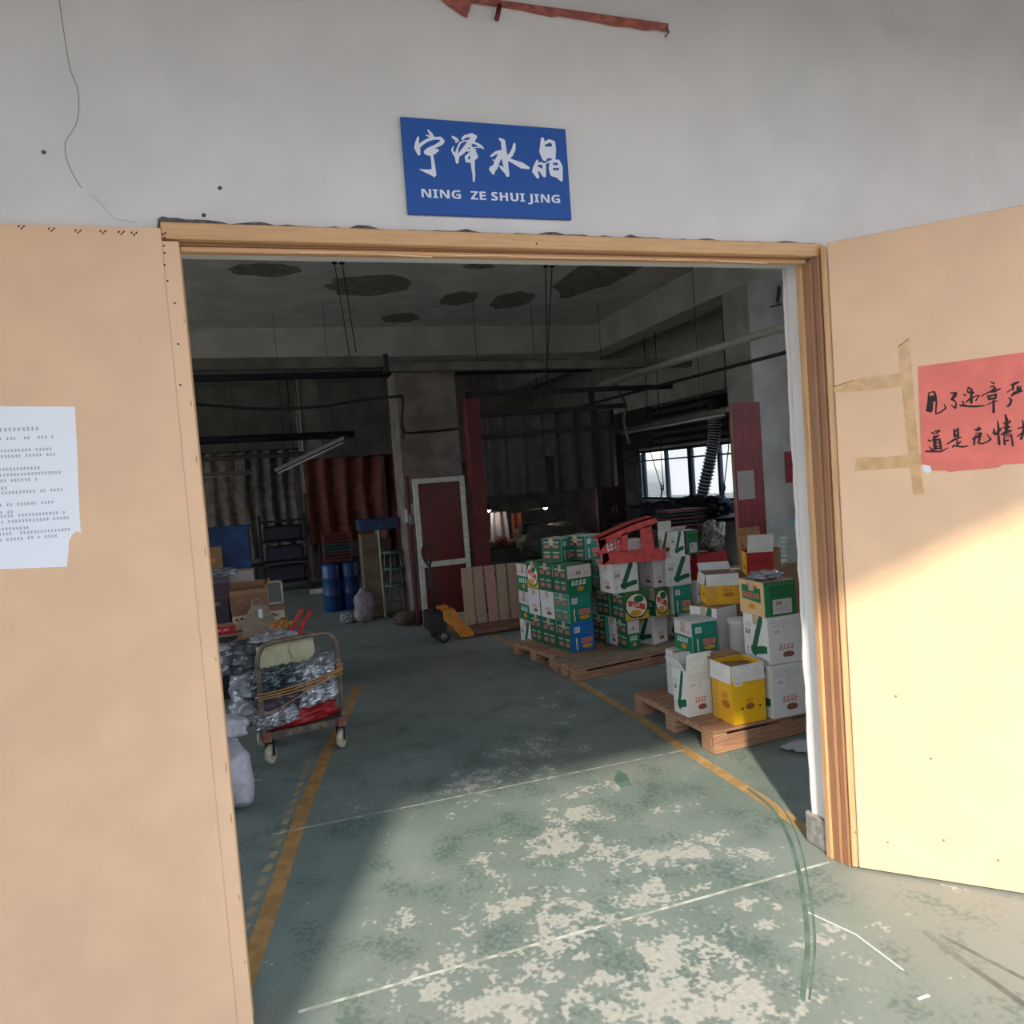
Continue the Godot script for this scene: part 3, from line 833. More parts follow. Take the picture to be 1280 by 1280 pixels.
# ================================================================ facade
func build_facade() -> void:
	var wf := get_node("wall_front")
	# crack in the plaster
	var st := begin(true)
	tube(st, curve([Vector3(-0.47, 2.992, -2.271), Vector3(-0.466, 2.887, -2.271), Vector3(-0.46, 2.792, -2.271), Vector3(-0.447, 2.74, -2.271), Vector3(-0.448, 2.687, -2.271), Vector3(-0.462, 2.637, -2.271), Vector3(-0.487, 2.599, -2.271), Vector3(-0.492, 2.567, -2.271), Vector3(-0.485, 2.524, -2.271), Vector3(-0.462, 2.472, -2.271)], 3), 0.0016, 5)
	tube(st, [Vector3(-0.438, 2.456, -2.271), Vector3(-0.412, 2.424, -2.271), Vector3(-0.389, 2.392, -2.271), Vector3(-0.335, 2.383, -2.271)], 0.0013, 5)
	put("crack", done(st), mats.stain, wf)
	st = begin(true)
	for p in [Vector3(-0.106, 2.488, -2.27), Vector3(-0.156, 2.409, -2.27), Vector3(-0.544, 2.563, -2.27)]: lathe(st, [Vector2(0, 0), Vector2(0.006, 0), Vector2(0.005, 0.002), Vector2(0, 0.002)], 8, p, Basis(Vector3.RIGHT, PI / 2))
	put("nail_hole", done(st), mats.stain, wf)
	# grey broken mortar above the casing
	var edge := [Vector2(-.283, 2.36)]
	edge.append_array([Vector2(-0.279, 2.377), Vector2(-0.276, 2.393), Vector2(-0.265, 2.4), Vector2(-0.247, 2.396), Vector2(-0.226, 2.397), Vector2(-0.205, 2.393), Vector2(-0.176, 2.394), Vector2(-0.142, 2.393), Vector2(-0.108, 2.389), Vector2(-0.089, 2.383)])
	for k in 60: # ragged plaster edge along the top of the casing
		var u := k / 59.0
		edge.append(Vector2(lerpf(-.03, 1.975, u), lerpf(2.383, 2.373, u) + rng.randf_range(-.003, .006) + (.006 if k % 9 < 2 else 0.0)))
	edge.append(Vector2(1.985, 2.34))
	put("broken_mortar", prismm(edge, 0.012, Transform3D(Basis(), Vector3(0, 0, -2.2625))), mats.mortar, wf)
	var chips := begin()
	for p in [Vector3(0.788, 2.371, -2.259), Vector3(0.888, 2.371, -2.259), Vector3(0.555, 2.37, -2.259), Vector3(0.11, 2.37, -2.259), Vector3(1.142, 2.369, -2.259)]: bx(chips, p, Vector3(rng.randf_range(0.02, 0.035), 0.008, 0.012), Basis(Vector3(0, 0, 1), rng.randf_range(-0.3, 0.3)))
	put("plaster_chip", done(chips), mats.pine, wf)

	# rusty angle iron left high on the wall
	var br := thing("iron_strip", "rusty red iron strip fixed high on the white front wall", "bracket")
	put("strip", prismm([Vector2(0.653, 3.113), Vector2(0.692, 3.11), Vector2(0.795, 3.108), Vector2(1.049, 3.106), Vector2(1.385, 3.102), Vector2(1.383, 3.081), Vector2(1.34, 3.084), Vector2(1.297, 3.077), Vector2(1.249, 3.082), Vector2(1.189, 3.079), Vector2(1.114, 3.085), Vector2(0.988, 3.09), Vector2(0.96, 3.084), Vector2(0.864, 3.093), Vector2(0.794, 3.095), Vector2(0.691, 3.096), Vector2(0.652, 3.098)], 0.014, Transform3D(Basis(), Vector3(0, 0, -2.252))), mats.rust, br)
	put("gusset", prismm([Vector2(0.576, 3.109), Vector2(0.698, 3.118), Vector2(0.684, 3.078), Vector2(0.672, 3.049), Vector2(0.652, 3.057), Vector2(0.612, 3.081)], 0.01, Transform3D(Basis(), Vector3(0, 0, -2.256))), mats.rust, br)
	st = begin(true)
	tube(st, [Vector3(0.779, 3.091, -2.25), Vector3(0.772, 3.066, -2.25), Vector3(0.765, 3.045, -2.25)], 0.008, 8)
	put("bolt", done(st), mats.dark_red, br)
	st = begin(true)
	tube(st, [Vector3(1.374, 3.086, -2.25), Vector3(1.382, 3.071, -2.25), Vector3(1.368, 3.056, -2.25)], 0.004, 6)
	put("hook", done(st), mats.grey_steel, br)

	# blue name sign
	var sign := thing("wall_sign", "blue rectangular sign with white brush lettering above the doorway", "sign")
	put("panel", boxm(Vector3(0.545, 0.293, 0.012), 0.001), plain(rgb(30, 82, 160), 0.65), sign, Vector3(0.7065, 2.5765, -2.263))
	var white := plain(rgb(224, 228, 240), 0.7)
	for s in [[[Vector3(0.5171, 2.6873, 0.0022), Vector3(0.5250, 2.6755, 0.0055), Vector3(0.5321, 2.6655, 0.0045)], [Vector3(0.5099, 2.6717, 0.0015), Vector3(0.5233, 2.6669, 0.0040)], [Vector3(0.4838, 2.6633, 0.0029), Vector3(0.4785, 2.6460, 0.0059), Vector3(0.4782, 2.6309, 0.0096), Vector3(0.4817, 2.6131, 0.0049)], [Vector3(0.4846, 2.6369, 0.0049), Vector3(0.4982, 2.6482, 0.0049), Vector3(0.5147, 2.6578, 0.0042), Vector3(0.5369, 2.6640, 0.0040), Vector3(0.5548, 2.6651, 0.0050), Vector3(0.5601, 2.6569, 0.0070), Vector3(0.5535, 2.6488, 0.0060), Vector3(0.5349, 2.6391, 0.0050), Vector3(0.5122, 2.6273, 0.0059), Vector3(0.5067, 2.6193, 0.0074)], [Vector3(0.5057, 2.6193, 0.0079), Vector3(0.5258, 2.6243, 0.0109), Vector3(0.5418, 2.6271, 0.0045)], [Vector3(0.5111, 2.6139, 0.0050), Vector3(0.5314, 2.6208, 0.0060)], [Vector3(0.5219, 2.6126, 0.0050), Vector3(0.5236, 2.5975, 0.0050), Vector3(0.5247, 2.5747, 0.0060), Vector3(0.5250, 2.5537, 0.0070), Vector3(0.5245, 2.5470, 0.0030)], [Vector3(0.4817, 2.5658, 0.0015), Vector3(0.4971, 2.5618, 0.0044), Vector3(0.5166, 2.5590, 0.0094), Vector3(0.5240, 2.5537, 0.0080)]], [[Vector3(0.5934, 2.6724, 0.0030), Vector3(0.6029, 2.6663, 0.0056), Vector3(0.6096, 2.6620, 0.0036), Vector3(0.6021, 2.6557, 0.0020)], [Vector3(0.5940, 2.6428, 0.0015), Vector3(0.5885, 2.6319, 0.0030), Vector3(0.5932, 2.6206, 0.0040), Vector3(0.6027, 2.6135, 0.0081), Vector3(0.6022, 2.5942, 0.0046)], [Vector3(0.6010, 2.6173, 0.0061), Vector3(0.6066, 2.6368, 0.0028), Vector3(0.6161, 2.6547, 0.0028), Vector3(0.6288, 2.6613, 0.0018), Vector3(0.6411, 2.6630, 0.0026)], [Vector3(0.6252, 2.6678, 0.0041), Vector3(0.6340, 2.6760, 0.0041), Vector3(0.6568, 2.6814, 0.0062), Vector3(0.6677, 2.6773, 0.0057), Vector3(0.6577, 2.6670, 0.0082)], [Vector3(0.6577, 2.6670, 0.0093), Vector3(0.6399, 2.6485, 0.0072), Vector3(0.6221, 2.6281, 0.0071), Vector3(0.6090, 2.6158, 0.0041)], [Vector3(0.6571, 2.6592, 0.0031), Vector3(0.6730, 2.6544, 0.0041), Vector3(0.6848, 2.6474, 0.0047), Vector3(0.6925, 2.6411, 0.0016)], [Vector3(0.6599, 2.6430, 0.0015), Vector3(0.6806, 2.6462, 0.0026)], [Vector3(0.6481, 2.6490, 0.0031), Vector3(0.6552, 2.6359, 0.0072), Vector3(0.6560, 2.6205, 0.0113), Vector3(0.6527, 2.6048, 0.0072), Vector3(0.6526, 2.5777, 0.0057), Vector3(0.6535, 2.5583, 0.0046), Vector3(0.6516, 2.5388, 0.0031)], [Vector3(0.6366, 2.6328, 0.0041), Vector3(0.6655, 2.6365, 0.0026)], [Vector3(0.6628, 2.6286, 0.0041), Vector3(0.6679, 2.6153, 0.0041), Vector3(0.6548, 2.6049, 0.0051)], [Vector3(0.6462, 2.6257, 0.0031), Vector3(0.6329, 2.6114, 0.0051), Vector3(0.6340, 2.5999, 0.0051), Vector3(0.6483, 2.6007, 0.0051)]], [[Vector3(0.7481, 2.6760, 0.0035), Vector3(0.7590, 2.6692, 0.0075), Vector3(0.7605, 2.6434, 0.0081), Vector3(0.7606, 2.6154, 0.0105), Vector3(0.7630, 2.5875, 0.0081), Vector3(0.7658, 2.5638, 0.0064)], [Vector3(0.7660, 2.5660, 0.0058), Vector3(0.7490, 2.5845, 0.0052), Vector3(0.7414, 2.5906, 0.0023)], [Vector3(0.7162, 2.6204, 0.0034), Vector3(0.7319, 2.6310, 0.0046), Vector3(0.7482, 2.6341, 0.0069), Vector3(0.7568, 2.6260, 0.0070)], [Vector3(0.7476, 2.6254, 0.0081), Vector3(0.7345, 2.6053, 0.0081), Vector3(0.7261, 2.5855, 0.0081), Vector3(0.7164, 2.5785, 0.0109), Vector3(0.7178, 2.5678, 0.0057)], [Vector3(0.7210, 2.6088, 0.0017), Vector3(0.7297, 2.6029, 0.0035)], [Vector3(0.7967, 2.6619, 0.0041), Vector3(0.7930, 2.6454, 0.0064), Vector3(0.7824, 2.6275, 0.0064), Vector3(0.7652, 2.6157, 0.0070)], [Vector3(0.7652, 2.6157, 0.0047), Vector3(0.7900, 2.6062, 0.0064), Vector3(0.8172, 2.5958, 0.0100), Vector3(0.8402, 2.5894, 0.0036)]],
			[[Vector3(0.8949, 2.6844, 0.0060), Vector3(0.8931, 2.6602, 0.0084), Vector3(0.8895, 2.6447, 0.0090), Vector3(0.8974, 2.6232, 0.0084), Vector3(0.9005, 2.6168, 0.0024)], [Vector3(0.9011, 2.6717, 0.0048), Vector3(0.9185, 2.6805, 0.0054), Vector3(0.9326, 2.6759, 0.0061), Vector3(0.9333, 2.6539, 0.0067), Vector3(0.9299, 2.6251, 0.0061)], [Vector3(0.9023, 2.6564, 0.0048), Vector3(0.9264, 2.6579, 0.0048)], [Vector3(0.9035, 2.6411, 0.0114), Vector3(0.9250, 2.6402, 0.0121)], [Vector3(0.8955, 2.6297, 0.0084), Vector3(0.9221, 2.6334, 0.0073), Vector3(0.9285, 2.6228, 0.0048)], [Vector3(0.8717, 2.6141, 0.0036), Vector3(0.8629, 2.5928, 0.0072), Vector3(0.8607, 2.5795, 0.0095), Vector3(0.8689, 2.5624, 0.0054)], [Vector3(0.8721, 2.6042, 0.0036), Vector3(0.8866, 2.6072, 0.0036), Vector3(0.8943, 2.5989, 0.0060), Vector3(0.8920, 2.5680, 0.0060)], [Vector3(0.8685, 2.5887, 0.0072), Vector3(0.8918, 2.5812, 0.0060)], [Vector3(0.8778, 2.5848, 0.0036), Vector3(0.8884, 2.5678, 0.0036)], [Vector3(0.8935, 2.6032, 0.0024), Vector3(0.9134, 2.6142, 0.0024)], [Vector3(0.9206, 2.6135, 0.0060), Vector3(0.9165, 2.5913, 0.0072), Vector3(0.9200, 2.5738, 0.0073), Vector3(0.9388, 2.5681, 0.0061), Vector3(0.9501, 2.5565, 0.0049)], [Vector3(0.9207, 2.6146, 0.0048), Vector3(0.9450, 2.6171, 0.0049), Vector3(0.9521, 2.5998, 0.0067), Vector3(0.9501, 2.5576, 0.0061)], [Vector3(0.9218, 2.5982, 0.0048), Vector3(0.9460, 2.5995, 0.0049)], [Vector3(0.9203, 2.5782, 0.0085), Vector3(0.9445, 2.5795, 0.0073)]]]:
		st = begin()
		brush(st, s, Transform3D(Basis(), Vector3(0, 0, -2.2562)))
		put("brush_character", done(st), white, sign)
	var font := SystemFont.new()
	font.font_names = PackedStringArray(["Droid Sans"])
	font.font_weight = 700
	var tm := TextMesh.new()
	tm.text = "NING  ZE SHUI JING"
	tm.font = font
	tm.font_size = 64
	tm.pixel_size = 0.001
	tm.depth = 0.002
	tm.horizontal_alignment = HORIZONTAL_ALIGNMENT_CENTER
	var ab := tm.get_aabb()
	var tl := put("lettering", tm, white, sign, Vector3(0.7105, 2.4935, -2.2565))
	tl.scale = Vector3(0.461 / ab.size.x, 0.034 / ab.size.y, 1)

# ================================================================ door frame and leaves
func build_doors() -> void:
	var fr := thing("trim_1", "raw pine door frame around the double doorway", "", Vector3.ZERO, 0.0, "", "structure")
	put("casing_head", boxm(Vector3(2.245, 0.046, 0.03), 0.003), mats.pine_long, fr, Vector3(0.8525, 2.3515, -2.259), Vector3(0, 0, -0.004))
	put("casing_jamb", boxm(Vector3(0.042, 2.325, 0.03), 0.0005), mats.board, fr, Vector3(-0.249, 1.1625, -2.259))
	put("casing_jamb", boxm(Vector3(0.03, 2.325, 0.03), 0.003), mats.pine_dark, fr, Vector3(1.957, 1.1625, -2.2545))
	put("lining_head", boxm(Vector3(2.2, 0.014, 0.07), 0.002), mats.pine_dark, fr, Vector3(0.85, 2.332, -2.309))
	put("stop_head", boxm(Vector3(2.16, 0.016, 0.03), 0.003), mats.pine_long, fr, Vector3(0.85, 2.318, -2.30))
	put("lining_jamb", boxm(Vector3(0.018, 2.31, 0.07), 0.003), mats.pine_dark, fr, Vector3(1.940, 1.155, -2.305))
	put("stop_jamb", boxm(Vector3(0.012, 2.31, 0.03), 0.003), mats.pine, fr, Vector3(1.927, 1.155, -2.325))
	put("lining_jamb", boxm(Vector3(0.016, 2.31, 0.07), 0.003), mats.pine, fr, Vector3(-0.24, 1.155, -2.309))
	# splinters of torn lining under the head
	var st := begin()
	for k in 7: bar(st, Vector3(0.1 + 0.24 * k, 2.312, -2.285), Vector3(0.26 + 0.24 * k + rng.randf_range(0, 0.08), 2.310 + rng.randf_range(-0.004, 0.006), -2.283), 0.006, 0.004)
	put("splinter", done(st), mats.board, fr)
	st = begin(true)
	for p in [Vector3(-0.259, 2.347, -2.244), Vector3(-0.262, 2.334, -2.244), Vector3(-0.265, 2.343, -2.244), Vector3(-0.266, 2.312, -2.244), Vector3(-0.266, 2.292, -2.244), Vector3(-0.269, 2.259, -2.244), Vector3(-0.265, 2.215, -2.244), Vector3(-0.252, 2.153, -2.244), Vector3(-0.253, 2.039, -2.244), Vector3(-0.258, 1.924, -2.244), Vector3(0.844, 2.344, -2.244)]: lathe(st, [Vector2(0, 0.0015), Vector2(0.0025, 0.0015), Vector2(0.003, 0)], 6, p, Basis(Vector3.RIGHT, PI / 2))
	put("nail", done(st), mats.dark_steel, fr)

	# left leaf, folded back flat against the wall
	var dl := thing("door_1", "tan left door leaf folded back flat against the front wall", "", Vector3.ZERO, 0.0, "", "structure")
	put("panel", boxm(Vector3(1.08, 2.33, 0.026), 0.0005), mats.board, dl, Vector3(-0.8105, 1.195, -2.256))
	st = begin(true)
	for p in [Vector3(-0.61, 2.352, -2.243), Vector3(-0.54, 2.348, -2.243), Vector3(-0.477, 2.345, -2.243), Vector3(-0.417, 2.345, -2.243), Vector3(-0.372, 2.344, -2.243), Vector3(-0.34, 2.343, -2.243)]:
		for k in 3: tube(st, [p + Vector3(0.006 * k - 0.006, -0.005 * (k % 2), 0), p + Vector3(0.006 * k - 0.002, 0.005 - 0.006 * (k % 2), 0.001)], 0.0016, 5)
	put("nail", done(st), mats.dark_steel, dl)
	# chipped and worn closing edge
	st = begin()
	for k in 9:
		var y := 0.05 + 2.2 * k / 9.0 + rng.randf_range(0, 0.2)
		bx(st, Vector3(-0.233 + rng.randf_range(-0.002, 0.001), y, -2.246), Vector3(0.002, rng.randf_range(0.006, 0.03), 0.006))
	put("chipped_edge", done(st), mats.pine_dark, dl)

	# right leaf, swung out towards the yard
	var dr := thing("door_2", "tan right door leaf swung outward, its lower part in sunlight", "", Vector3(1.956, 0, -2.215), deg_to_rad(-43.6), "", "structure")
	put("panel", boxm(Vector3(1.09, 2.352, 0.034), 0.002), mats.board, dr, Vector3(0.553, 1.186, -0.017))
	put("edge_strip", boxm(Vector3(0.022, 2.345, 0.04), 0.003), mats.pine, dr, Vector3(-0.006, 1.18, -0.022))
	st = begin(true)
	for p in [Vector2(0.159, 0.686), Vector2(0.263, 0.463), Vector2(0.456, 0.117), Vector2(0.002, 0.148), Vector2(0.109, 0.125), Vector2(0.291, 0.163)]: lathe(st, [Vector2(0, 0.001), Vector2(0.004, 0.001), Vector2(0.005, 0)], 6, Vector3(p.x, p.y, 0), Basis(Vector3.RIGHT, PI / 2))
	put("knot", done(st), mats.pine_dark, dr)

	# red notice on the right leaf
	var at := Vector3(1.956, 0, -2.215)
	var po := thing("red_poster", "torn red paper with black brush writing on the right door leaf", "poster", at, deg_to_rad(-43.6))
	var redp := mottled(rgb(240, 124, 108), rgb(234, 116, 102), 1.5, 0.7, 61)
	var outline: Array = [Vector2(0.279, 1.876), Vector2(0.404, 1.878), Vector2(0.587, 1.882)]
	outline.append_array([Vector2(0.86, 1.888), Vector2(0.86, 1.49)])
	outline.append_array([Vector2(0.573, 1.513), Vector2(0.534, 1.513), Vector2(0.516, 1.514), Vector2(0.502, 1.504), Vector2(0.475, 1.503), Vector2(0.421, 1.502), Vector2(0.39, 1.501), Vector2(0.359, 1.498), Vector2(0.35, 1.504), Vector2(0.308, 1.507), Vector2(0.302, 1.524), Vector2(0.277, 1.532)])
	put("sheet", prismm(outline, 0.0015, Transform3D(Basis(), Vector3(0, 0, 0.0025))), redp, po)
	for raw in [[[Vector3(0.3079, 1.7802, 0.0017), Vector3(0.3055, 1.7529, 0.0023), Vector3(0.3001, 1.7182, 0.0027)], [Vector3(0.3079, 1.7802, 0.0010), Vector3(0.3240, 1.7829, 0.0020), Vector3(0.3274, 1.7672, 0.0030), Vector3(0.3298, 1.7441, 0.0020), Vector3(0.3269, 1.7200, 0.0017), Vector3(0.3263, 1.7047, 0.0017), Vector3(0.3410, 1.7093, 0.0020), Vector3(0.3573, 1.7213, 0.0020), Vector3(0.3526, 1.7355, 0.0008)], [Vector3(0.3126, 1.7643, 0.0040), Vector3(0.3117, 1.7400, 0.0060), Vector3(0.3095, 1.7188, 0.0060)], [Vector3(0.3194, 1.7666, 0.0027), Vector3(0.3228, 1.7510, 0.0030)]], [[Vector3(0.3723, 1.7719, 0.0013), Vector3(0.3878, 1.7693, 0.0039), Vector3(0.3849, 1.7606, 0.0046), Vector3(0.3754, 1.7496, 0.0026), Vector3(0.3843, 1.7441, 0.0016), Vector3(0.3885, 1.7345, 0.0016), Vector3(0.3853, 1.7183, 0.0023), Vector3(0.3733, 1.7302, 0.0010)]], [[Vector3(0.4108, 1.7622, 0.0016), Vector3(0.4165, 1.7592, 0.0024)], [Vector3(0.4227, 1.7728, 0.0018), Vector3(0.4258, 1.7859, 0.0016), Vector3(0.4369, 1.7756, 0.0020)], [Vector3(0.4251, 1.7680, 0.0026), Vector3(0.4391, 1.7649, 0.0032)], [Vector3(0.4176, 1.7358, 0.0018), Vector3(0.4308, 1.7464, 0.0029), Vector3(0.4463, 1.7536, 0.0016), Vector3(0.4565, 1.7539, 0.0016), Vector3(0.4457, 1.7372, 0.0018)], [Vector3(0.4343, 1.7729, 0.0026), Vector3(0.4328, 1.7326, 0.0035)], [Vector3(0.4074, 1.7400, 0.0016), Vector3(0.4109, 1.7291, 0.0019)], [Vector3(0.4005, 1.7264, 0.0027), Vector3(0.4222, 1.7211, 0.0027), Vector3(0.4476, 1.7176, 0.0027), Vector3(0.4704, 1.7181, 0.0016)]],
			[[Vector3(0.4901, 1.7957, 0.0012), Vector3(0.5004, 1.7896, 0.0022)], [Vector3(0.4884, 1.7794, 0.0015), Vector3(0.4978, 1.7810, 0.0022), Vector3(0.5032, 1.7721, 0.0022), Vector3(0.4938, 1.7678, 0.0026)], [Vector3(0.4623, 1.7508, 0.0015), Vector3(0.4843, 1.7620, 0.0019), Vector3(0.5006, 1.7628, 0.0032), Vector3(0.5170, 1.7698, 0.0018)], [Vector3(0.4816, 1.7499, 0.0023), Vector3(0.4847, 1.7385, 0.0029), Vector3(0.5021, 1.7393, 0.0029), Vector3(0.5049, 1.7527, 0.0023), Vector3(0.4862, 1.7480, 0.0023)], [Vector3(0.4782, 1.7199, 0.0012), Vector3(0.4912, 1.7254, 0.0016), Vector3(0.5076, 1.7305, 0.0014)], [Vector3(0.4967, 1.7317, 0.0026), Vector3(0.4966, 1.7138, 0.0029), Vector3(0.4959, 1.6932, 0.0032)]], [[Vector3(0.5493, 1.7789, 0.0022), Vector3(0.5585, 1.7818, 0.0034), Vector3(0.5688, 1.7860, 0.0025)], [Vector3(0.5537, 1.7743, 0.0028), Vector3(0.5522, 1.7622, 0.0023)], [Vector3(0.5661, 1.7714, 0.0023), Vector3(0.5658, 1.7606, 0.0028)], [Vector3(0.5740, 1.7705, 0.0017), Vector3(0.5713, 1.7586, 0.0034)], [Vector3(0.5481, 1.7423, 0.0022), Vector3(0.5575, 1.7507, 0.0043), Vector3(0.5769, 1.7552, 0.0023)], [Vector3(0.5372, 1.7558, 0.0016), Vector3(0.5430, 1.7606, 0.0014), Vector3(0.5512, 1.7651, 0.0009)], [Vector3(0.5411, 1.7363, 0.0016), Vector3(0.5471, 1.7274, 0.0026), Vector3(0.5427, 1.7142, 0.0029), Vector3(0.5368, 1.7081, 0.0023), Vector3(0.5322, 1.7099, 0.0011)]], [[Vector3(0.3104, 1.6413, 0.0016), Vector3(0.3177, 1.6363, 0.0020)], [Vector3(0.3191, 1.6419, 0.0014), Vector3(0.3267, 1.6454, 0.0020), Vector3(0.3353, 1.6446, 0.0023), Vector3(0.3238, 1.6357, 0.0019)], [Vector3(0.3106, 1.6127, 0.0014), Vector3(0.3234, 1.6244, 0.0034), Vector3(0.3334, 1.6292, 0.0015)], [Vector3(0.3185, 1.6262, 0.0031), Vector3(0.3190, 1.6062, 0.0040), Vector3(0.3193, 1.5833, 0.0040)], [Vector3(0.3193, 1.6133, 0.0025), Vector3(0.3341, 1.6149, 0.0026), Vector3(0.3359, 1.5976, 0.0026), Vector3(0.3377, 1.5804, 0.0023)], [Vector3(0.3226, 1.6031, 0.0015), Vector3(0.3337, 1.6035, 0.0018)], [Vector3(0.3221, 1.5917, 0.0015), Vector3(0.3332, 1.5907, 0.0018)], [Vector3(0.3169, 1.5835, 0.0031), Vector3(0.3342, 1.5835, 0.0018)], [Vector3(0.2995, 1.6151, 0.0020), Vector3(0.3068, 1.6109, 0.0020)], [Vector3(0.3010, 1.5920, 0.0012), Vector3(0.3117, 1.5783, 0.0025)], [Vector3(0.2911, 1.5764, 0.0024), Vector3(0.3128, 1.5739, 0.0024), Vector3(0.3362, 1.5720, 0.0023), Vector3(0.3487, 1.5781, 0.0017), Vector3(0.3587, 1.5829, 0.0007)]],
			[[Vector3(0.3787, 1.6462, 0.0019), Vector3(0.3796, 1.6221, 0.0033)], [Vector3(0.3800, 1.6348, 0.0018), Vector3(0.3902, 1.6472, 0.0023), Vector3(0.3898, 1.6212, 0.0029)], [Vector3(0.3808, 1.6234, 0.0036), Vector3(0.3893, 1.6227, 0.0030)], [Vector3(0.3568, 1.5973, 0.0017), Vector3(0.3816, 1.6121, 0.0029), Vector3(0.3975, 1.6163, 0.0018)], [Vector3(0.3863, 1.6088, 0.0017), Vector3(0.3856, 1.5891, 0.0019)], [Vector3(0.3869, 1.5919, 0.0018), Vector3(0.3957, 1.6010, 0.0025)], [Vector3(0.3720, 1.5818, 0.0012), Vector3(0.3748, 1.5901, 0.0019), Vector3(0.3903, 1.5859, 0.0023), Vector3(0.4023, 1.5828, 0.0025), Vector3(0.4167, 1.5851, 0.0018)]], [[Vector3(0.4394, 1.6395, 0.0013), Vector3(0.4482, 1.6364, 0.0035), Vector3(0.4559, 1.6402, 0.0025)], [Vector3(0.4431, 1.6369, 0.0013), Vector3(0.4517, 1.6451, 0.0024)], [Vector3(0.4402, 1.6266, 0.0010), Vector3(0.4579, 1.6250, 0.0024), Vector3(0.4523, 1.6090, 0.0029), Vector3(0.4491, 1.5913, 0.0020), Vector3(0.4605, 1.5888, 0.0020), Vector3(0.4759, 1.5949, 0.0020), Vector3(0.4849, 1.6016, 0.0020), Vector3(0.4742, 1.6205, 0.0008)], [Vector3(0.4331, 1.6077, 0.0022), Vector3(0.4526, 1.6180, 0.0041)], [Vector3(0.4411, 1.6160, 0.0026), Vector3(0.4367, 1.6014, 0.0024), Vector3(0.4363, 1.5879, 0.0022)]], [[Vector3(0.4949, 1.6379, 0.0013), Vector3(0.4944, 1.6216, 0.0034), Vector3(0.4992, 1.6167, 0.0025), Vector3(0.5122, 1.6333, 0.0037)], [Vector3(0.5057, 1.6621, 0.0012), Vector3(0.5077, 1.6456, 0.0024), Vector3(0.5067, 1.6160, 0.0026), Vector3(0.5081, 1.5832, 0.0028)], [Vector3(0.5173, 1.6373, 0.0012), Vector3(0.5260, 1.6379, 0.0015)], [Vector3(0.5287, 1.6798, 0.0020), Vector3(0.5318, 1.6640, 0.0034), Vector3(0.5311, 1.6404, 0.0046), Vector3(0.5292, 1.6199, 0.0037)], [Vector3(0.5228, 1.6516, 0.0017), Vector3(0.5402, 1.6543, 0.0026), Vector3(0.5404, 1.6602, 0.0018)], [Vector3(0.5321, 1.6344, 0.0025), Vector3(0.5409, 1.6395, 0.0018)], [Vector3(0.5166, 1.6151, 0.0025), Vector3(0.5292, 1.6214, 0.0046), Vector3(0.5429, 1.6260, 0.0025)], [Vector3(0.5239, 1.6115, 0.0014), Vector3(0.5222, 1.5968, 0.0017), Vector3(0.5241, 1.5804, 0.0024)], [Vector3(0.5264, 1.6113, 0.0014), Vector3(0.5425, 1.6128, 0.0020), Vector3(0.5445, 1.5978, 0.0020), Vector3(0.5462, 1.5755, 0.0023)], [Vector3(0.5287, 1.6051, 0.0009), Vector3(0.5386, 1.6057, 0.0012)], [Vector3(0.5283, 1.5933, 0.0025), Vector3(0.5345, 1.5943, 0.0019)]],
			[[Vector3(0.5757, 1.6581, 0.0012), Vector3(0.5787, 1.6358, 0.0027), Vector3(0.5768, 1.6155, 0.0030), Vector3(0.5701, 1.5955, 0.0030)], [Vector3(0.5627, 1.6308, 0.0017), Vector3(0.5848, 1.6382, 0.0018)], [Vector3(0.5606, 1.6052, 0.0017), Vector3(0.5844, 1.6236, 0.0024)]]]:
		var s: Array = raw.map(func(stroke): return stroke.map(func(p): return Vector3(p.x, p.y, p.z * 1.3)))
		st = begin()
		brush(st, s, Transform3D(Basis(), Vector3(0, 0, 0.0032)))
		put("brush_character", done(st), mats.ink, po)
	put("torn_corner", prismm([Vector2(0.278, 1.537), Vector2(0.302, 1.524), Vector2(0.306, 1.507), Vector2(0.293, 1.496), Vector2(0.279, 1.509)], 0.0008, Transform3D(Basis(), Vector3(0, 0, 0.002))), mats.paper, po)
	# strips of brown parcel tape
	var tape := mottled(rgb(222, 176, 124), rgb(210, 164, 112), 3.0, 0.25, 62)
	var z0 := 0.0008
	for s in [["long upright strip of shiny brown tape left of red poster", [Vector2(0.22, 1.957), Vector2(0.256, 1.977), Vector2(0.26, 1.844), Vector2(0.264, 1.703), Vector2(0.27, 1.532), Vector2(0.28, 1.423), Vector2(0.246, 1.425), Vector2(0.237, 1.592), Vector2(0.229, 1.763)]],
			["upper level strip of brown tape ending at the upright tape", [Vector2(0.001, 1.836), Vector2(0.079, 1.856), Vector2(0.228, 1.86), Vector2(0.231, 1.814), Vector2(0.103, 1.812), Vector2(0.005, 1.818)]],
			["lower level strip of brown tape under the other strips", [Vector2(0.069, 1.571), Vector2(0.17, 1.566), Vector2(0.276, 1.569), Vector2(0.277, 1.526), Vector2(0.169, 1.525), Vector2(0.064, 1.524)]]]:
		single("tape_strip", prismm(s[1], 0.0008, Transform3D(Basis(), Vector3(0, 0, z0 + 0.0004))), tape, s[0], "tape", at, Vector3(0, deg_to_rad(-43.6), 0))
		z0 += 0.0006
	put("tape_curl", tubem(([Vector2(0.001, 1.836), Vector2(0.039, 1.846), Vector2(0.074, 1.853)]).map(func(p): return Vector3(p.x, p.y, 0.002)), 0.0012, 5), mats.pine_dark, get_node("tape_strip_001"))
	put("tape_curl", tubem(([Vector2(0.22, 1.954), Vector2(0.238, 1.965), Vector2(0.253, 1.977)]).map(func(p): return Vector3(p.x, p.y, 0.002)), 0.0012, 5), mats.pine_dark, get_node("tape_strip"))

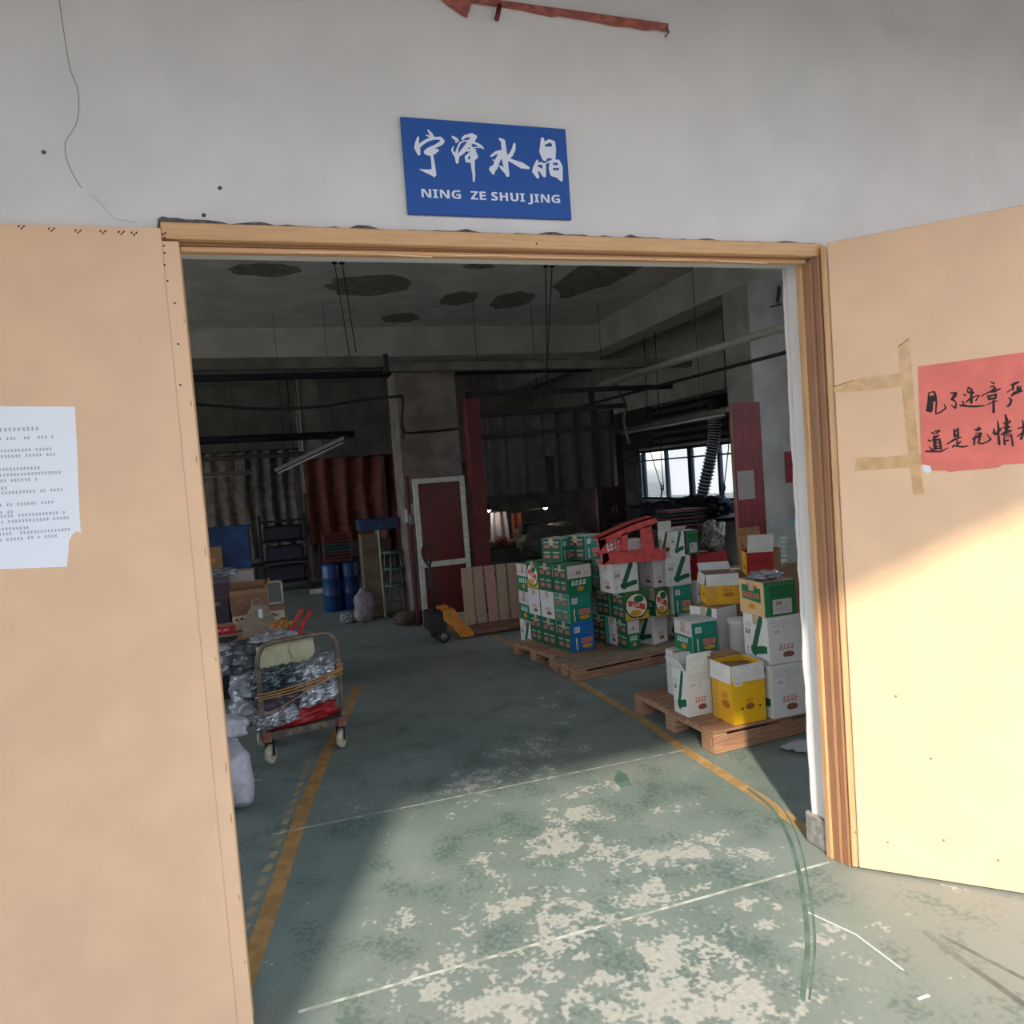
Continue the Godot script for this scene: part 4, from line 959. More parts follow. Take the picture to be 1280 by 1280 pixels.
	# white notice on the left leaf
	var no := thing("paper_notice", "white printed notice with torn corner on the left door leaf", "notice")
	var pz := -2.2415
	put("sheet", prismm([Vector2(-0.826, 1.889), Vector2(-0.526, 1.874), Vector2(-0.531, 1.762), Vector2(-0.539, 1.631), Vector2(-0.543, 1.544), Vector2(-0.542, 1.53), Vector2(-0.552, 1.536), Vector2(-0.562, 1.53), Vector2(-0.573, 1.513), Vector2(-0.578, 1.481), Vector2(-0.585, 1.442), Vector2(-0.669, 1.447), Vector2(-0.867, 1.462)], 0.001, Transform3D(Basis(), Vector3(0, 0, pz))), plain(rgb(240, 241, 247), 0.7), no)
	st = begin()
	var rows := [[536, 55, 1.3], [547, 70, 1.0], [562, 69, 1.0], [569, 71, 1.0], [585, 50, 1.0], [592, 74, 1.0], [599, 45, 1.0], [608, 8, 1.0], [614, 76, 1.0], [629, 63, 1.0], [638, 12, 1.0], [643, 78, 1.0], [650, 80, 1.0], [659, 30, 1.0], [665, 79, 1.0], [672, 62, 1.0]]
	for r in rows:
		var x := -0.93
		var xe: float = -0.72 + (r[1] / 100.0) * 0.187
		var y: float = lerpf(1.832, 1.511, (r[0] - 530) / 150.0)
		while x < xe:
			var hh: float = 0.0075 * r[2]
			var ww: float = hh * 0.8
			if rng.randf() > 0.12:
				for k in 3: bx(st, Vector3(x + ww / 2, y + (k - 1) * hh * 0.36 - 0.01 * (x + 0.6), pz + 0.0004), Vector3(ww * rng.randf_range(0.6, 1.0), hh * 0.13, 0.0006), Basis(), 0.0)
				bx(st, Vector3(x + ww * rng.randf_range(0.3, 0.7), y - 0.01 * (x + 0.6), pz + 0.0004), Vector3(hh * 0.13, hh, 0.0006), Basis(), 0.0)
			x += hh * 1.08
	put("print", done(st), plain(rgb(156, 158, 170), 0.8), no)

# ================================================================ cartons and pallets on the right
func build_cartons() -> void:
	pallet("near wooden pallet under the open yellow carton", Vector3(2.10, 0, -3.40), 3, 0.98, 0.86, 0.128, 6, "wooden pallets")
	var p2 := pallet("low wooden pallet topped with a bare plywood sheet", Vector3(1.985, 0, -5.07), 8, 1.3, 0.40, 0.094, 3, "wooden pallets")
	put("plywood_sheet", boxm(Vector3(1.28, 0.012, 0.39), 0.002), mottled(rgb(150, 128, 104), rgb(132, 112, 92), 1.0, 0.8, 63), p2, Vector3(0.65, 0.1, -0.2))
	pallet("far wooden pallet under the tall green carton stack", Vector3(1.98, 0, -5.50), 12, 0.37, 0.72, 0.106, 5, "wooden pallets")
	pallet("wooden pallet under the row of white check-mark cartons", Vector3(2.42, 0, -5.68), 8, 1.1, 0.4, 0.106, 3, "wooden pallets")

	var G := "cartons stacked on the far pallets"
	var N := "cartons stacked on the near pallet"
	# tall green stack, front column then the column behind it
	var back := Vector3(-0.2, 0, -0.98).normalized()
	var c := Vector3(2.134, 0.108, -5.512)
	carton("bright blue carton at the foot of the tall green stack", c, Vector3(.228, .24, .228), 11, "blue", "patt", G)
	carton("teal carton with pink badge resting on the bright blue carton", c + Vector3(-0.004, 0.24, 0.0), Vector3(.228, .24, .228), 12, "teal", "pattlight", G)
	carton("green carton with wide white top band on the teal carton", c + Vector3(-0.006, 0.48, 0.01), Vector3(.236, .24, .23), 10, "flag", "patt", G)
	c += back * 0.235
	carton("dark green carton behind the bright blue carton", c, Vector3(.228, .24, .228), 12, "flag", "patt", G)
	carton("dark green carton behind the teal carton, pale label on its side", c + Vector3(0, .24, 0), Vector3(.228, .24, .228), 11, "flag", "info", G)
	carton("dark green carton behind the white-banded green carton", c + Vector3(0, .48, 0), Vector3(.228, .24, .228), 12, "flag", "patt", G)
	c += back * 0.235
	carton("hindmost low carton of the tall green stack", c, Vector3(.228, .24, .2), 12, "flag", "patt", G)
	carton("hindmost middle carton of the tall green stack", c + Vector3(0, .24, 0), Vector3(.228, .24, .2), 12, "flag", "info", G)
	carton("hindmost top carton of the tall green stack", c + Vector3(0, .48, 0), Vector3(.228, .24, .2), 12, "flag", "logo", G)
	# narrow stack beside the plank panel
	c = Vector3(2.003, 0.0, -6.15)
	carton("white carton at floor level left of the green stack", c, Vector3(.24, .27, .24), 8, "info", "check", G)
	carton("green carton in the middle of the narrow left stack", c + Vector3(0, .27, 0), Vector3(.24, .27, .24), 6, "flag", "flag", G)
	carton("green carton topping the narrow left stack", c + Vector3(.01, .54, 0), Vector3(.24, .25, .24), 9, "flag", "flag", G)
	# two on top at the back
	carton("dark green carton on top of the stack, left of its pair", Vector3(2.21, .828, -5.8), Vector3(.2, .2, .22), 32, "teal", "patt", G)
	carton("green carton with orange badge on top, beside the red crate", Vector3(2.399, .828, -5.72), Vector3(.22, .21, .22), 30, "teal", "patt", G)
	# row of white cartons, lowest level
	carton("narrow green carton with white label low on the plywood side", Vector3(2.554, .108, -5.33), Vector3(.115, .24, .24), 4, "flag", "patt", G)
	carton("white check-mark carton at the foot of the white row", Vector3(2.796, .108, -5.36), Vector3(.2, .24, .2), 24, "info", "check", G)
	carton("green carton low between the white row and the blue carton", Vector3(2.495, .108, -5.62), Vector3(.2, .24, .2), 12, "teal", "patt", G)
	carton("white carton low behind the narrow green carton", Vector3(2.543, .108, -5.5), Vector3(.17, .24, .14), 10, "info", "info", G)
	carton("white carton low behind the green and teal carton of the near pallet", Vector3(3.09, .108, -5.4), Vector3(.22, .24, .22), 2, "info", "check", G)
	# second level
	carton("green carton bearing a round white emblem with red band", Vector3(2.533, .348, -5.31), Vector3(.225, .24, .22), 3, "logo", "patt", G)
	carton("dark green carton left of the round emblem carton", Vector3(2.515, .348, -5.56), Vector3(.2, .24, .2), 10, "teal", "patt", G)
	carton("carton with half-hidden round emblem right of the other emblem", Vector3(2.82, .348, -5.33), Vector3(.135, .24, .22), 3, "logo", "flag", G)
	carton("teal carton under the right check-mark carton", Vector3(2.979, .348, -5.31), Vector3(.18, .24, .22), 2, "teal", "info", G)
	carton("white check-mark carton half hidden behind the raised yellow carton", Vector3(3.223, .348, -5.35), Vector3(.22, .24, .22), 1, "check", "info", G)
	# third level
	carton("white carton with green check mark under the red crate", Vector3(2.439, .588, -5.30), Vector3(.238, .24, .22), 4, "check", "info", G)
	carton("green carton squeezed between the green stack and the check-mark cartons", Vector3(2.496, .588, -5.56), Vector3(.2, .24, .2), 10, "teal", "pattlight", G)
	carton("plain white carton between the two check-mark cartons", Vector3(2.827, .588, -5.34), Vector3(.098, .24, .22), 4, "info", "info", G)
	carton("white carton with green check mark right of the plain white one", Vector3(2.929, .588, -5.31), Vector3(.236, .24, .22), 2, "check", "info", G)
	carton("red carton at the right end of the white row", Vector3(3.278, .588, -5.4), Vector3(.3, .23, .22), 1, "red", "red", G)
	# fourth level
	carton("white carton seen through the opening of the red crate", Vector3(2.538, .828, -5.45), Vector3(.3, .16, .16), 3, "info", "info", G)
	var oc := carton("small white check-mark carton with its flap raised, right of crate", Vector3(2.994, .828, -5.33), Vector3(.14, .21, .18), 4, "check", "check", G, true)
	flap(oc, Vector3(-.07, .21, .09), Vector3(.07, .21, .09), Vector3(-0.1, .6, .8), .06, mats.flap_white)
	flap(oc, Vector3(-.07, .21, -.09), Vector3(.07, .21, -.09), Vector3(0.2, .9, -.3), .08, mats.white_paint)
	carton("dark green carton with pale label on top right of the stack", Vector3(3.163, .828, -5.36), Vector3(.115, .2, .16), -4, "greenlabel", "patt", G)
	single("printed_bag", blob(Vector3(.085, .13, .07), 71, .2, 1.2, .5), printed_lump(), "crumpled printed bag on the red carton", "bag", Vector3(3.467, .82, -5.45), Vector3(0, 0.2, -0.15))

	# ---- near pallet
	var y0 := 0.13
	var yc := carton("open yellow carton with white flaps at the pallet's front corner", Vector3(2.246, y0, -3.42), Vector3(.215, .33, .2), 1, "yellow", "yellowside", N, true)
	var wp: StandardMaterial3D = mats.flap_white
	flap(yc, Vector3(-.107, .332, .1), Vector3(.107, .332, .1), Vector3(0, -1, .06), .095, wp)
	flap(yc, Vector3(-.107, .332, -.1), Vector3(-.107, .332, .1), Vector3(-.07, -1, 0), .1, wp)
	flap(yc, Vector3(.107, .332, -.1), Vector3(.107, .332, .1), Vector3(.5, -.85, 0), .09, wp)
	flap(yc, Vector3(-.107, .332, -.1), Vector3(.107, .332, -.1), Vector3(0, .12, -1), .09, mats.cardboard)
	put("contents", blob(Vector3(.09, .02, .085), 72, .2, 2.0, .6, 24, 14), mats.cardboard, yc, Vector3(0, .27, 0))
	var tc := carton("tall open white carton with upright flap, left of yellow carton", Vector3(2.10, y0, -3.655), Vector3(.17, .27, .145), 3, "info", "check", N, true)
	flap(tc, Vector3(-.085, .27, .0725), Vector3(.085, .27, .0725), Vector3(0.06, 1, .06), .1, wp)
	flap(tc, Vector3(-.085, .27, -.0725), Vector3(-.085, .27, .0725), Vector3(-.45, .7, 0), .085, wp)
	flap(tc, Vector3(-.085, .27, -.0725), Vector3(.085, .27, -.0725), Vector3(0, .7, -.8), .08, wp)
	carton("white carton with red print at the pallet's right front", Vector3(2.488, y0, -3.40), Vector3(.22, .298, .26), 1, "info", "check", N)
	carton("white check-mark carton stacked on the right front white carton", Vector3(2.50, .429, -3.425), Vector3(.215, .272, .24), -2, "info", "check", N)
	carton("cream carton with green slanted panel topping the right stack", Vector3(2.482, .702, -3.415), Vector3(.21, .2, .24), -1, "greenlabel", "cream", N)
	single("plastic_wrap", blob(Vector3(.085, .02, .07), 73, .35, 1.8, .3, 36, 20), mats.plastic_clear, "crumpled clear plastic lying on the cream carton", "wrapping", Vector3(2.58, .902, -3.53))
	carton("white carton standing under the green and teal carton", Vector3(2.24, y0, -3.905), Vector3(.22, .29, .22), 2, "info", "info", N)
	var gt := carton("green and teal carton with pale lid behind tall open carton", Vector3(2.30, .42, -3.90), Vector3(.185, .19, .2), 2, "teal", "flag", N)
	put("lid", boxm(Vector3(.188, .006, .203), 0.001), wp, gt, Vector3(0, .195, 0))
	carton("white carton low at the back of the near pallet", Vector3(2.53, y0, -3.94), Vector3(.26, .22, .26), 0, "info", "check", N)
	var rc := carton("white check-mark carton beside a white cylinder under raised yellow carton", Vector3(2.52, .35, -3.95), Vector3(.2, .32, .22), 20, "cylinder", "check", N)
	var st := begin(true)
	lathe(st, [Vector2(0, 0), Vector2(.062, 0), Vector2(.065, .01), Vector2(.065, .46), Vector2(.07, .465), Vector2(.07, .49), Vector2(0, .495)], 20)
	single("white_drum", done(st), plain(rgb(200, 196, 190), 0.5), "white round drum on the near pallet behind cream stack", "drum", Vector3(2.585, .129, -3.82))
	var uy := carton("open yellow carton raised on white cartons behind the cream carton", Vector3(2.516, .672, -4.05), Vector3(.205, .2, .2), -20, "yellowside", "yellow", N, true)
	flap(uy, Vector3(-.107, .2, .1), Vector3(.107, .2, .1), Vector3(0, -1, .12), .075, wp)
	flap(uy, Vector3(-.107, .2, -.1), Vector3(-.107, .2, .1), Vector3(-.2, -1, 0), .07, wp)
	flap(uy, Vector3(-.107, .2, -.1), Vector3(.107, .2, -.1), Vector3(0, .6, -.7), .07, wp)
	# behind on the right
	carton("yellow carton half hidden by the right door frame", Vector3(2.86, .43, -3.9), Vector3(.2, .24, .2), 0, "yellow", "yellowside", N)
	carton("white carton under the half hidden yellow carton", Vector3(2.84, .28, -3.88), Vector3(.22, .148, .22), 0, "info", "info", N)
	carton("dark green carton low beside the right door frame", Vector3(2.82, y0, -3.86), Vector3(.22, .149, .22), 0, "greenlabel", "patt", N)
	carton("brown carton at the back supporting the top right cartons", Vector3(2.86, .0, -4.40), Vector3(.75, .8, .3), 0, "brown", "brown", N)
	var tr := carton("open red and yellow carton with white flap at top right", Vector3(2.931, .802, -4.2), Vector3(.175, .16, .16), -24, "red", "yellow", N, true)
	flap(tr, Vector3(-.087, .16, .1), Vector3(.087, .16, .1), Vector3(.05, 1, .12), .12, wp)
	flap(tr, Vector3(-.087, .16, -.1), Vector3(.087, .16, -.1), Vector3(0, .6, -.7), .09, mats.cardboard)
	var tr2 := carton("open brown carton at top right next to the wall", Vector3(3.05, .802, -4.25), Vector3(.2, .16, .2), 2, "brown", "brown", N, true)
	flap(tr2, Vector3(-.1, .16, -.1), Vector3(.1, .16, -.1), Vector3(.0, 1, -.1), .14, mats.cardboard)
	flap(tr2, Vector3(-.1, .16, -.1), Vector3(-.1, .16, .1), Vector3(-.1, 1, 0), .09, mats.cardboard)

	# sheet of crumpled wrapping on the floor
	bump.seed = 5
	bump.frequency = 9.0
	single("paper_scrap", sheet(14, 10, func(u, v): return Vector3((u - .5) * .2 + .05 * v, .006 + .025 * absf(bump.get_noise_2d(u, v)) + .03 * maxf(0, .25 - absf(u - .5)), (v - .5) * .16)), plain(rgb(176, 172, 176), 0.7), "crumpled grey paper on the floor right of the near pallet", "paper", Vector3(2.554, 0, -3.258), Vector3(0, 0.3, 0))

	# red plastic crate tipped on its side on top of the white cartons
	var cr := thing("plastic_crate", "red plastic crate tipped on its side on the white cartons", "crate", Vector3(0, 0, -5.28))
	var rm := mottled(rgb(228, 92, 90), rgb(212, 80, 80), 2.0, 0.45, 64)
	var zc := -5.28
	put("lower_rail", prismm([Vector2(2.355, 0.848), Vector2(2.92, 0.834), Vector2(2.926, 0.906), Vector2(2.722, 0.913), Vector2(2.53, 0.926), Vector2(2.361, 0.924)], .02, Transform3D(Basis(), Vector3(0, 0, zc + 5.28))), rm, cr)
	put("upper_rail", prismm([Vector2(2.322, 1.05), Vector2(2.645, 1.148), Vector2(2.836, 1.183), Vector2(2.869, 1.135), Vector2(2.786, 1.103), Vector2(2.626, 1.079), Vector2(2.38, 0.993), Vector2(2.334, 0.94)], .02), rm, cr)
	put("post", prismm([Vector2(2.328, 1.037), Vector2(2.391, 1.043), Vector2(2.413, 0.868), Vector2(2.354, 0.835)], .02), rm, cr)
	put("post", prismm([Vector2(2.706, 1.097), Vector2(2.802, 1.121), Vector2(2.823, 0.91), Vector2(2.714, 0.908)], .02), rm, cr)
	put("post", prismm([Vector2(2.532, 1.062), Vector2(2.591, 1.082), Vector2(2.579, 0.915), Vector2(2.529, 0.92)], .02), rm, cr)
	st = begin()
	var la: Array = [Vector2(2.411, 1.009), Vector2(2.541, 1.041), Vector2(2.539, 0.919), Vector2(2.423, 0.879)]
	for k in 4:
		var u := (k + .5) / 4
		var p := [la[0].lerp(la[1], u), la[3].lerp(la[2], u), la[0].lerp(la[3], u), la[1].lerp(la[2], u)]
		bar(st, Vector3(p[0].x, p[0].y, -.014), Vector3(p[1].x, p[1].y, -.014), .009, .008)
		bar(st, Vector3(p[2].x, p[2].y, -.014), Vector3(p[3].x, p[3].y, -.014), .009, .008)
	put("lattice", done(st), rm, cr)
	put("bottom_panel", prismm([Vector2(2.354, 0.835), Vector2(2.92, 0.82), Vector2(2.92, 0.834), Vector2(2.355, 0.848)], .14), rm, cr)
	put("top_panel", prismm([Vector2(2.322, 1.05), Vector2(2.645, 1.148), Vector2(2.836, 1.183), Vector2(2.842, 1.17), Vector2(2.652, 1.135), Vector2(2.328, 1.037)], .14), rm, cr)
	put("far_rail", prismm([Vector2(2.361, 0.924), Vector2(2.926, 0.906), Vector2(2.924, 0.879), Vector2(2.359, 0.899)], .015, Transform3D(Basis(), Vector3(0, 0, -.125))), rm, cr)

func printed_lump() -> StandardMaterial3D:
	var m := mottled(rgb(150, 148, 140), rgb(66, 72, 62), 5.0, 0.4, 65)
	return m

# ================================================================ platform trolley and its load
func build_cart() -> void:
	var t := thing("platform_trolley", "rusty platform trolley on cream wheels loaded with plastic bundles", "trolley", Vector3(-0.245, 0, -4.47), deg_to_rad(9))
	var steel := mottled(rgb(128, 112, 98), rgb(98, 80, 70), 3.0, 0.6, 81)
	steel.metallic = 0.2
	var st := begin()
	for z in [0.0, -0.68]: bx(st, Vector3(.235, .168, z - .015), Vector3(.5, .045, .03))
	for x in [0.0, .47]: bx(st, Vector3(x, .168, -.35), Vector3(.03, .045, .72))
	bx(st, Vector3(.235, .175, -.35), Vector3(.46, .012, .68))
	put("deck", done(st), steel, t)
	for x in [.015, .455]: put("corner_plate", boxm(Vector3(.05, .06, .03)), mottled(rgb(150, 92, 82), rgb(110, 78, 66), 5.0, 0.7, 82), t, Vector3(x, .17, .006))
	var hoop := [Vector3(0, .17, 0), Vector3(0, .4, 0), Vector3(0, .58, 0), Vector3(0.004, .64, 0), Vector3(.03, .695, 0), Vector3(.075, .72, 0), Vector3(.22, .728, 0), Vector3(.38, .728, 0), Vector3(.43, .712, 0), Vector3(.462, .66, 0), Vector3(.468, .58, 0), Vector3(.468, .4, 0), Vector3(.47, .17, 0)]
	put("push_handle", tubem(curve(hoop, 4), .0145, 10), steel, t)
	var cream := mottled(rgb(206, 198, 168), rgb(180, 170, 140), 4.0, 0.6, 83)
	for p in [Vector3(.03, .058, -.02), Vector3(.45, .058, -.02), Vector3(.03, .058, -.36), Vector3(.45, .058, -.64)]:
		st = begin(true)
		lathe(st, [Vector2(.0, -.012), Vector2(.028, -.012), Vector2(.03, -.018), Vector2(.05, -.018), Vector2(.057, -.01), Vector2(.058, 0), Vector2(.057, .01), Vector2(.05, .018), Vector2(.03, .018), Vector2(.028, .012), Vector2(0, .012)], 22, Vector3.ZERO, Basis(Vector3(0, 0, 1), PI / 2))
		var w := put("wheel", done(st), cream, t, p, Vector3(0, -0.5, 0))
		st = begin()
		for s in [-1, 1]: bx(st, Vector3(s * .024, .03, 0), Vector3(.003, .08, .03))
		bx(st, Vector3(0, .073, 0), Vector3(.055, .006, .05))
		put("fork", done(st), mats.dark_steel, w)
	# elastic cords round the load
	var cord := mottled(rgb(190, 140, 84), rgb(160, 116, 72), 6.0, 0.7, 84)
	for s in [[.43, .01, .505, .02], [.415, .012, .49, .02], [.40, .014, .47, .018]]:
		var pts := []
		for k in 13:
			var u := k / 12.0
			pts.append(Vector3(lerpf(-.018, .488, u), lerpf(s[0], s[2], u) - .01 * sin(u * PI), .014 + .035 * sin(u * PI) + s[1] * .2))
		put("elastic_cord", tubem(pts, .0045, 6), cord, t)
	put("elastic_cord", tubem(curve([Vector3(.0, .31, .02), Vector3(.12, .35, .05), Vector3(.3, .43, .06), Vector3(.47, .5, .02)]), .003, 6), cord, t)
	st = begin(true)
	for k in 4: tube(st, [Vector3(.452, .49 + .012 * k, -.012), Vector3(.486, .494 + .012 * k, -.012), Vector3(.486, .494 + .012 * k, .016), Vector3(.452, .49 + .012 * k, .016)], .005, 6, true)
	put("cord_knot", done(st), cord, t)

	# the load
	var o := Basis(Vector3.UP, deg_to_rad(9))
	var base := Vector3(-0.245, 0, -4.47)
	var P := func(x, y, z): return base + o * Vector3(x, y, z)
	single("red_bag", blob(Vector3(.2, .055, .12), 85, .15, 1.2, .8), mottled(rgb(176, 16, 30), rgb(140, 10, 22), 4.0, 0.5, 85), "bright red cloth bag at the bottom of the trolley load", "bag", P.call(.245, .19, -.13), Vector3(0, .15, .06))
	single("bundle", blob(Vector3(.115, .062, .1), 86, .2, 2.6, .6, 60, 40, true), mats.plastic_silver, "silvery plastic-wrapped bundle above the red bag's right end", "bundle", P.call(.345, .30, -.12), Vector3(0, .3, .1), "silvery bundles on the trolley")
	single("bundle", blob(Vector3(.12, .068, .1), 87, .2, 2.8, .6, 60, 40, true), mats.plastic_silver, "silvery crinkled bundle at the top right of the trolley load", "bundle", P.call(.35, .425, -.12), Vector3(0, .2, .12), "silvery bundles on the trolley")
	single("bundle", blob(Vector3(.13, .062, .1), 88, .2, 2.2, .6, 60, 40, true), crinkled(rgb(110, 124, 130), rgb(60, 70, 74), .2, .3), "bluish grey wrapped bundle under the cream box", "bundle", P.call(.13, .425, -.13), Vector3(0, 0, .05), "silvery bundles on the trolley")
	single("bundle", blob(Vector3(.13, .068, .1), 89, .15, 1.6, .6), crinkled(rgb(96, 84, 98), rgb(70, 66, 74), .3, .2), "dull purple wrapped bundle behind the elastic cords", "bundle", P.call(.12, .29, -.12), Vector3(0, 0, 0), "silvery bundles on the trolley")
	single("bundle", blob(Vector3(.1, .042, .08), 90, .25, 2.4, .5, 60, 40, true), mats.plastic_silver, "small lilac silver bundle at the load's lower left", "bundle", P.call(.1, .225, -.06), Vector3(0, 0, .2), "silvery bundles on the trolley")
	# cream folder box tilted on top
	var cb := thing("cream_box", "cream flat box tilted on top of the trolley load", "box", P.call(.19, .545, -.1), deg_to_rad(9))
	var cm := mottled(rgb(192, 188, 152), rgb(176, 172, 138), 1.5, 0.55, 91)
	var xb := Transform3D(Basis(Vector3(0, 0, 1), .06), Vector3.ZERO)
	st = begin()
	prism(st, [Vector2(-.165, .03), Vector2(-.15, .0), Vector2(-.12, -.01), Vector2(.1, .0), Vector2(.15, .03), Vector2(.165, .05), Vector2(.165, .15), Vector2(-.165, .125)], .07, xb)
	put("body", done(st), cm, cb)
	st = begin()
	bx(st, xb * Vector3(0, .143, -.033), Vector3(.335, .012, .085), Basis(Vector3(0, 0, 1), .13))
	put("lid", done(st), cm, cb)
	put("tie_string", tubem(curve([xb * Vector3(.02, .12, .003), xb * Vector3(.012, .08, .004), xb * Vector3(.024, .06, .004), xb * Vector3(.03, .035, .004), xb * Vector3(.018, .05, .004), xb * Vector3(.026, .09, .004)]), .0022, 6), mats.cardboard, cb)

	# big clear plastic bags on the rear of the trolley
	var bags := [[-.02, .19, -.30, .12, .085, .14, 92, "lowest clear plastic bag on the trolley's rear left"], [.03, .36, -.28, .12, .085, .14, 93, "middle clear plastic bag with dark contents behind the trolley handle"], [-.03, .51, -.34, .15, .08, .15, 94, "uppermost dark crumpled plastic bag behind the trolley handle"], [.16, .56, -.44, .14, .07, .13, 95, "grey crumpled plastic bag behind the cream box"], [-.15, .5, -.44, .1, .085, .12, 96, "pale grey plastic bag at the left of the bag pile"], [.27, .19, -.42, .17, .18, .15, 97, "large grey plastic bag filling the trolley's middle"], [.0, .19, -.56, .17, .15, .12, 98, "plastic bag at the far left end of the trolley"]]
	for b in bags:
		var m: StandardMaterial3D = mats.plastic_clear
		if b[6] == 94: m = crinkled(rgb(66, 66, 74), rgb(124, 124, 132), .2, .1, .2)
		single("plastic_bag", blob(Vector3(b[3], b[4], b[5]), b[6], .22, 1.3, .45, 48, 32), m, b[7], "bag", P.call(b[0], b[1], b[2]), Vector3(0, b[6] * 1.3, 0), "clear plastic bags on the trolley")

# ================================================================ goods on the left, behind the door leaf
func build_left_goods() -> void:
	# white woven sacks near the leaf
	var sp := Vector3(-0.435, 0, -3.945)
	var s1 := single("woven_sack", blob(Vector3(.16, .15, .2), 101, .1, 1.0, .5, 48, 32), mats.sack, "white woven sack slumped on the floor beside the left leaf", "sack", Vector3(-.46, 0, -4.03), Vector3(0, .3, .06))
	var st := begin(true)
	for k in 6: tube(st, [Vector3(.13, .07 + .01 * k, .05), Vector3(.16 + .02 * (k % 3), .04 + .02 * k, .07)], .0015, 4)
	put("frayed_thread", done(st), mats.sack, s1)
	single("woven_sack", blob(Vector3(.11, .06, .14), 102, .14, 1.2, .4), mats.sack, "small grey white sack leaning above the slumped sack", "sack", Vector3(-.47, .30, -4.2), Vector3(0, .9, -.3))
	single("woven_sack", blob(Vector3(.12, .18, .13), 103, .12, 1.2, .4), mats.sack, "grey sack standing behind the slumped sack", "sack", Vector3(-.52, 0, -4.36), Vector3(0, .4, 0))

	# stack behind the trolley
	var g := "packs stacked behind the trolley"
	carton("large dark carton standing behind the trolley on the left", Vector3(-.78, 0, -6.1), Vector3(.32, .5, .4), 3, "darkpack", "darkpack", g)
	carton("large brown carton standing behind the trolley", Vector3(-.45, 0, -5.86), Vector3(.42, .5, .64), 3, "brown", "brown", g)
	carton("dark printed pack with pale lettering in the left stack", Vector3(-0.666, .575, -6.3), Vector3(.145, .205, .2), 0, "darkpack", "darkpack", g)
	carton("purple pack wrapped in shiny film topping the left stack", Vector3(-0.675, .785, -6.3), Vector3(.17, .17, .2), 0, "purplepack", "purplepack", g)
	single("shrink_wrap", blob(Vector3(.085, .02, .1), 104, .5, 3.0, .8, 36, 16, true), mats.plastic_silver, "shiny film on top of the purple pack", "wrapping", Vector3(-0.577, .957, -6.4))
	carton("red shrink-wrapped pack with white print under the dark pack", Vector3(-0.701, .502, -6.2), Vector3(.22, .07, .24), 0, "redpack", "redpack", g)
	carton("flower-printed cream carton under the brown parcel", Vector3(-0.501, .502, -6.24), Vector3(.25, .16, .22), 2, "floral", "floral", g)
	var pc := carton("brown parcel with drawn house mark behind the paper bag", Vector3(-0.503, .664, -6.22), Vector3(.29, .17, .2), 3, "parcel", "brown", g, true)
	flap(pc, Vector3(-.145, .17, -.1), Vector3(.145, .17, -.1), Vector3(0, .9, -.3), .05, mats.cardboard)
	flap(pc, Vector3(.145, .17, -.1), Vector3(.145, .17, .1), Vector3(.3, .8, 0), .07, mats.cardboard)
	carton("grey carton behind the brown parcel", Vector3(-0.525, .502, -6.55), Vector3(.2, .46, .2), 0, "cylinder", "cylinder", g)
	var fm := thing("framed_panel", "small white box frame right of the brown parcel", "frame", Vector3(-0.165, .667, -6.4))
	st = begin()
	for x in [-.06, .06]: bx(st, Vector3(x, .1, 0), Vector3(.02, .2, .05))
	for y in [.01, .19]: bx(st, Vector3(0, y, 0), Vector3(.14, .02, .05))
	put("rim", done(st), mats.white_paint, fm)
	put("backing", boxm(Vector3(.11, .17, .02)), mats.grey_steel, fm, Vector3(0, .1, -.01))
	carton("small cream crate with dark vents under the white frame", Vector3(-0.225, .502, -6.3), Vector3(.13, .16, .2), 0, "floral", "floral", g)
	single("snack_bag", blob(Vector3(.07, .045, .06), 105, .4, 2.4, .4), mottled(rgb(196, 60, 50), rgb(190, 190, 80), 6.0, .35, 106), "red and yellow snack bag beside the beige bag", "bag", Vector3(-.12, .51, -5.96), Vector3(0, .4, .1))
	# beige carrier bag
	var bb := thing("carrier_bag", "beige carrier bag with looped handle on the plastic bags", "bag", Vector3(-.29, .502, -6.0))
	var bm := mottled(rgb(162, 144, 126), rgb(146, 128, 112), 2.0, .8, 107)
	bump.seed = 9
	bump.frequency = 4.0
	put("body", prismm([Vector2(-.125, 0), Vector2(.125, 0), Vector2(.115, .1), Vector2(.07, .22), Vector2(.03, .235), Vector2(-.03, .235), Vector2(-.06, .2), Vector2(-.12, .11)], .09), bm, bb, Vector3(0, 0, .04))
	put("handle", tubem(curve([Vector3(-.03, .22, .03), Vector3(-.035, .26, .03), Vector3(0, .285, .03), Vector3(.035, .26, .03), Vector3(.03, .22, .03)]), .006, 6), bm, bb)
	put("label", boxm(Vector3(.03, .07, .003), .001), mats.paper, bb, Vector3(.02, .17, .042))
	# blue tub and yellow box on the rack behind
	var rk := thing("storage_rack", "dark steel rack holding the blue panel bin", "rack", Vector3(-.62, 0, -7.2))
	st = begin()
	for x in [-.24, .34]:
		for z in [-.18, .18]: put("post", boxm(Vector3(.03, .94, .03)), mats.dark_steel, rk, Vector3(x, .47, z))
	for y in [.93, .4]: put("shelf", boxm(Vector3(.62, .02, .4)), mats.dark_steel, rk, Vector3(.05, y, 0))
	var tub := thing("blue_bin", "deep blue plastic bin on the rack at the left", "bin", Vector3(-0.557, .942, -7.15))
	var bl := mottled(rgb(14, 62, 116), rgb(10, 48, 92), 1.0, .45, 108)
	st = begin()
	for s in [-1, 1]:
		bx(st, Vector3(s * .19, .19, 0), Vector3(.015, .37, .28))
		bx(st, Vector3(0, .19, s * .135), Vector3(.38, .37, .015))
	bx(st, Vector3(0, .008, 0), Vector3(.38, .015, .28))
	put("body", done(st), bl, tub)
	st = begin()
	for s in [-1, 1]: bx(st, Vector3(0, .37, s * .145), Vector3(.41, .025, .025))
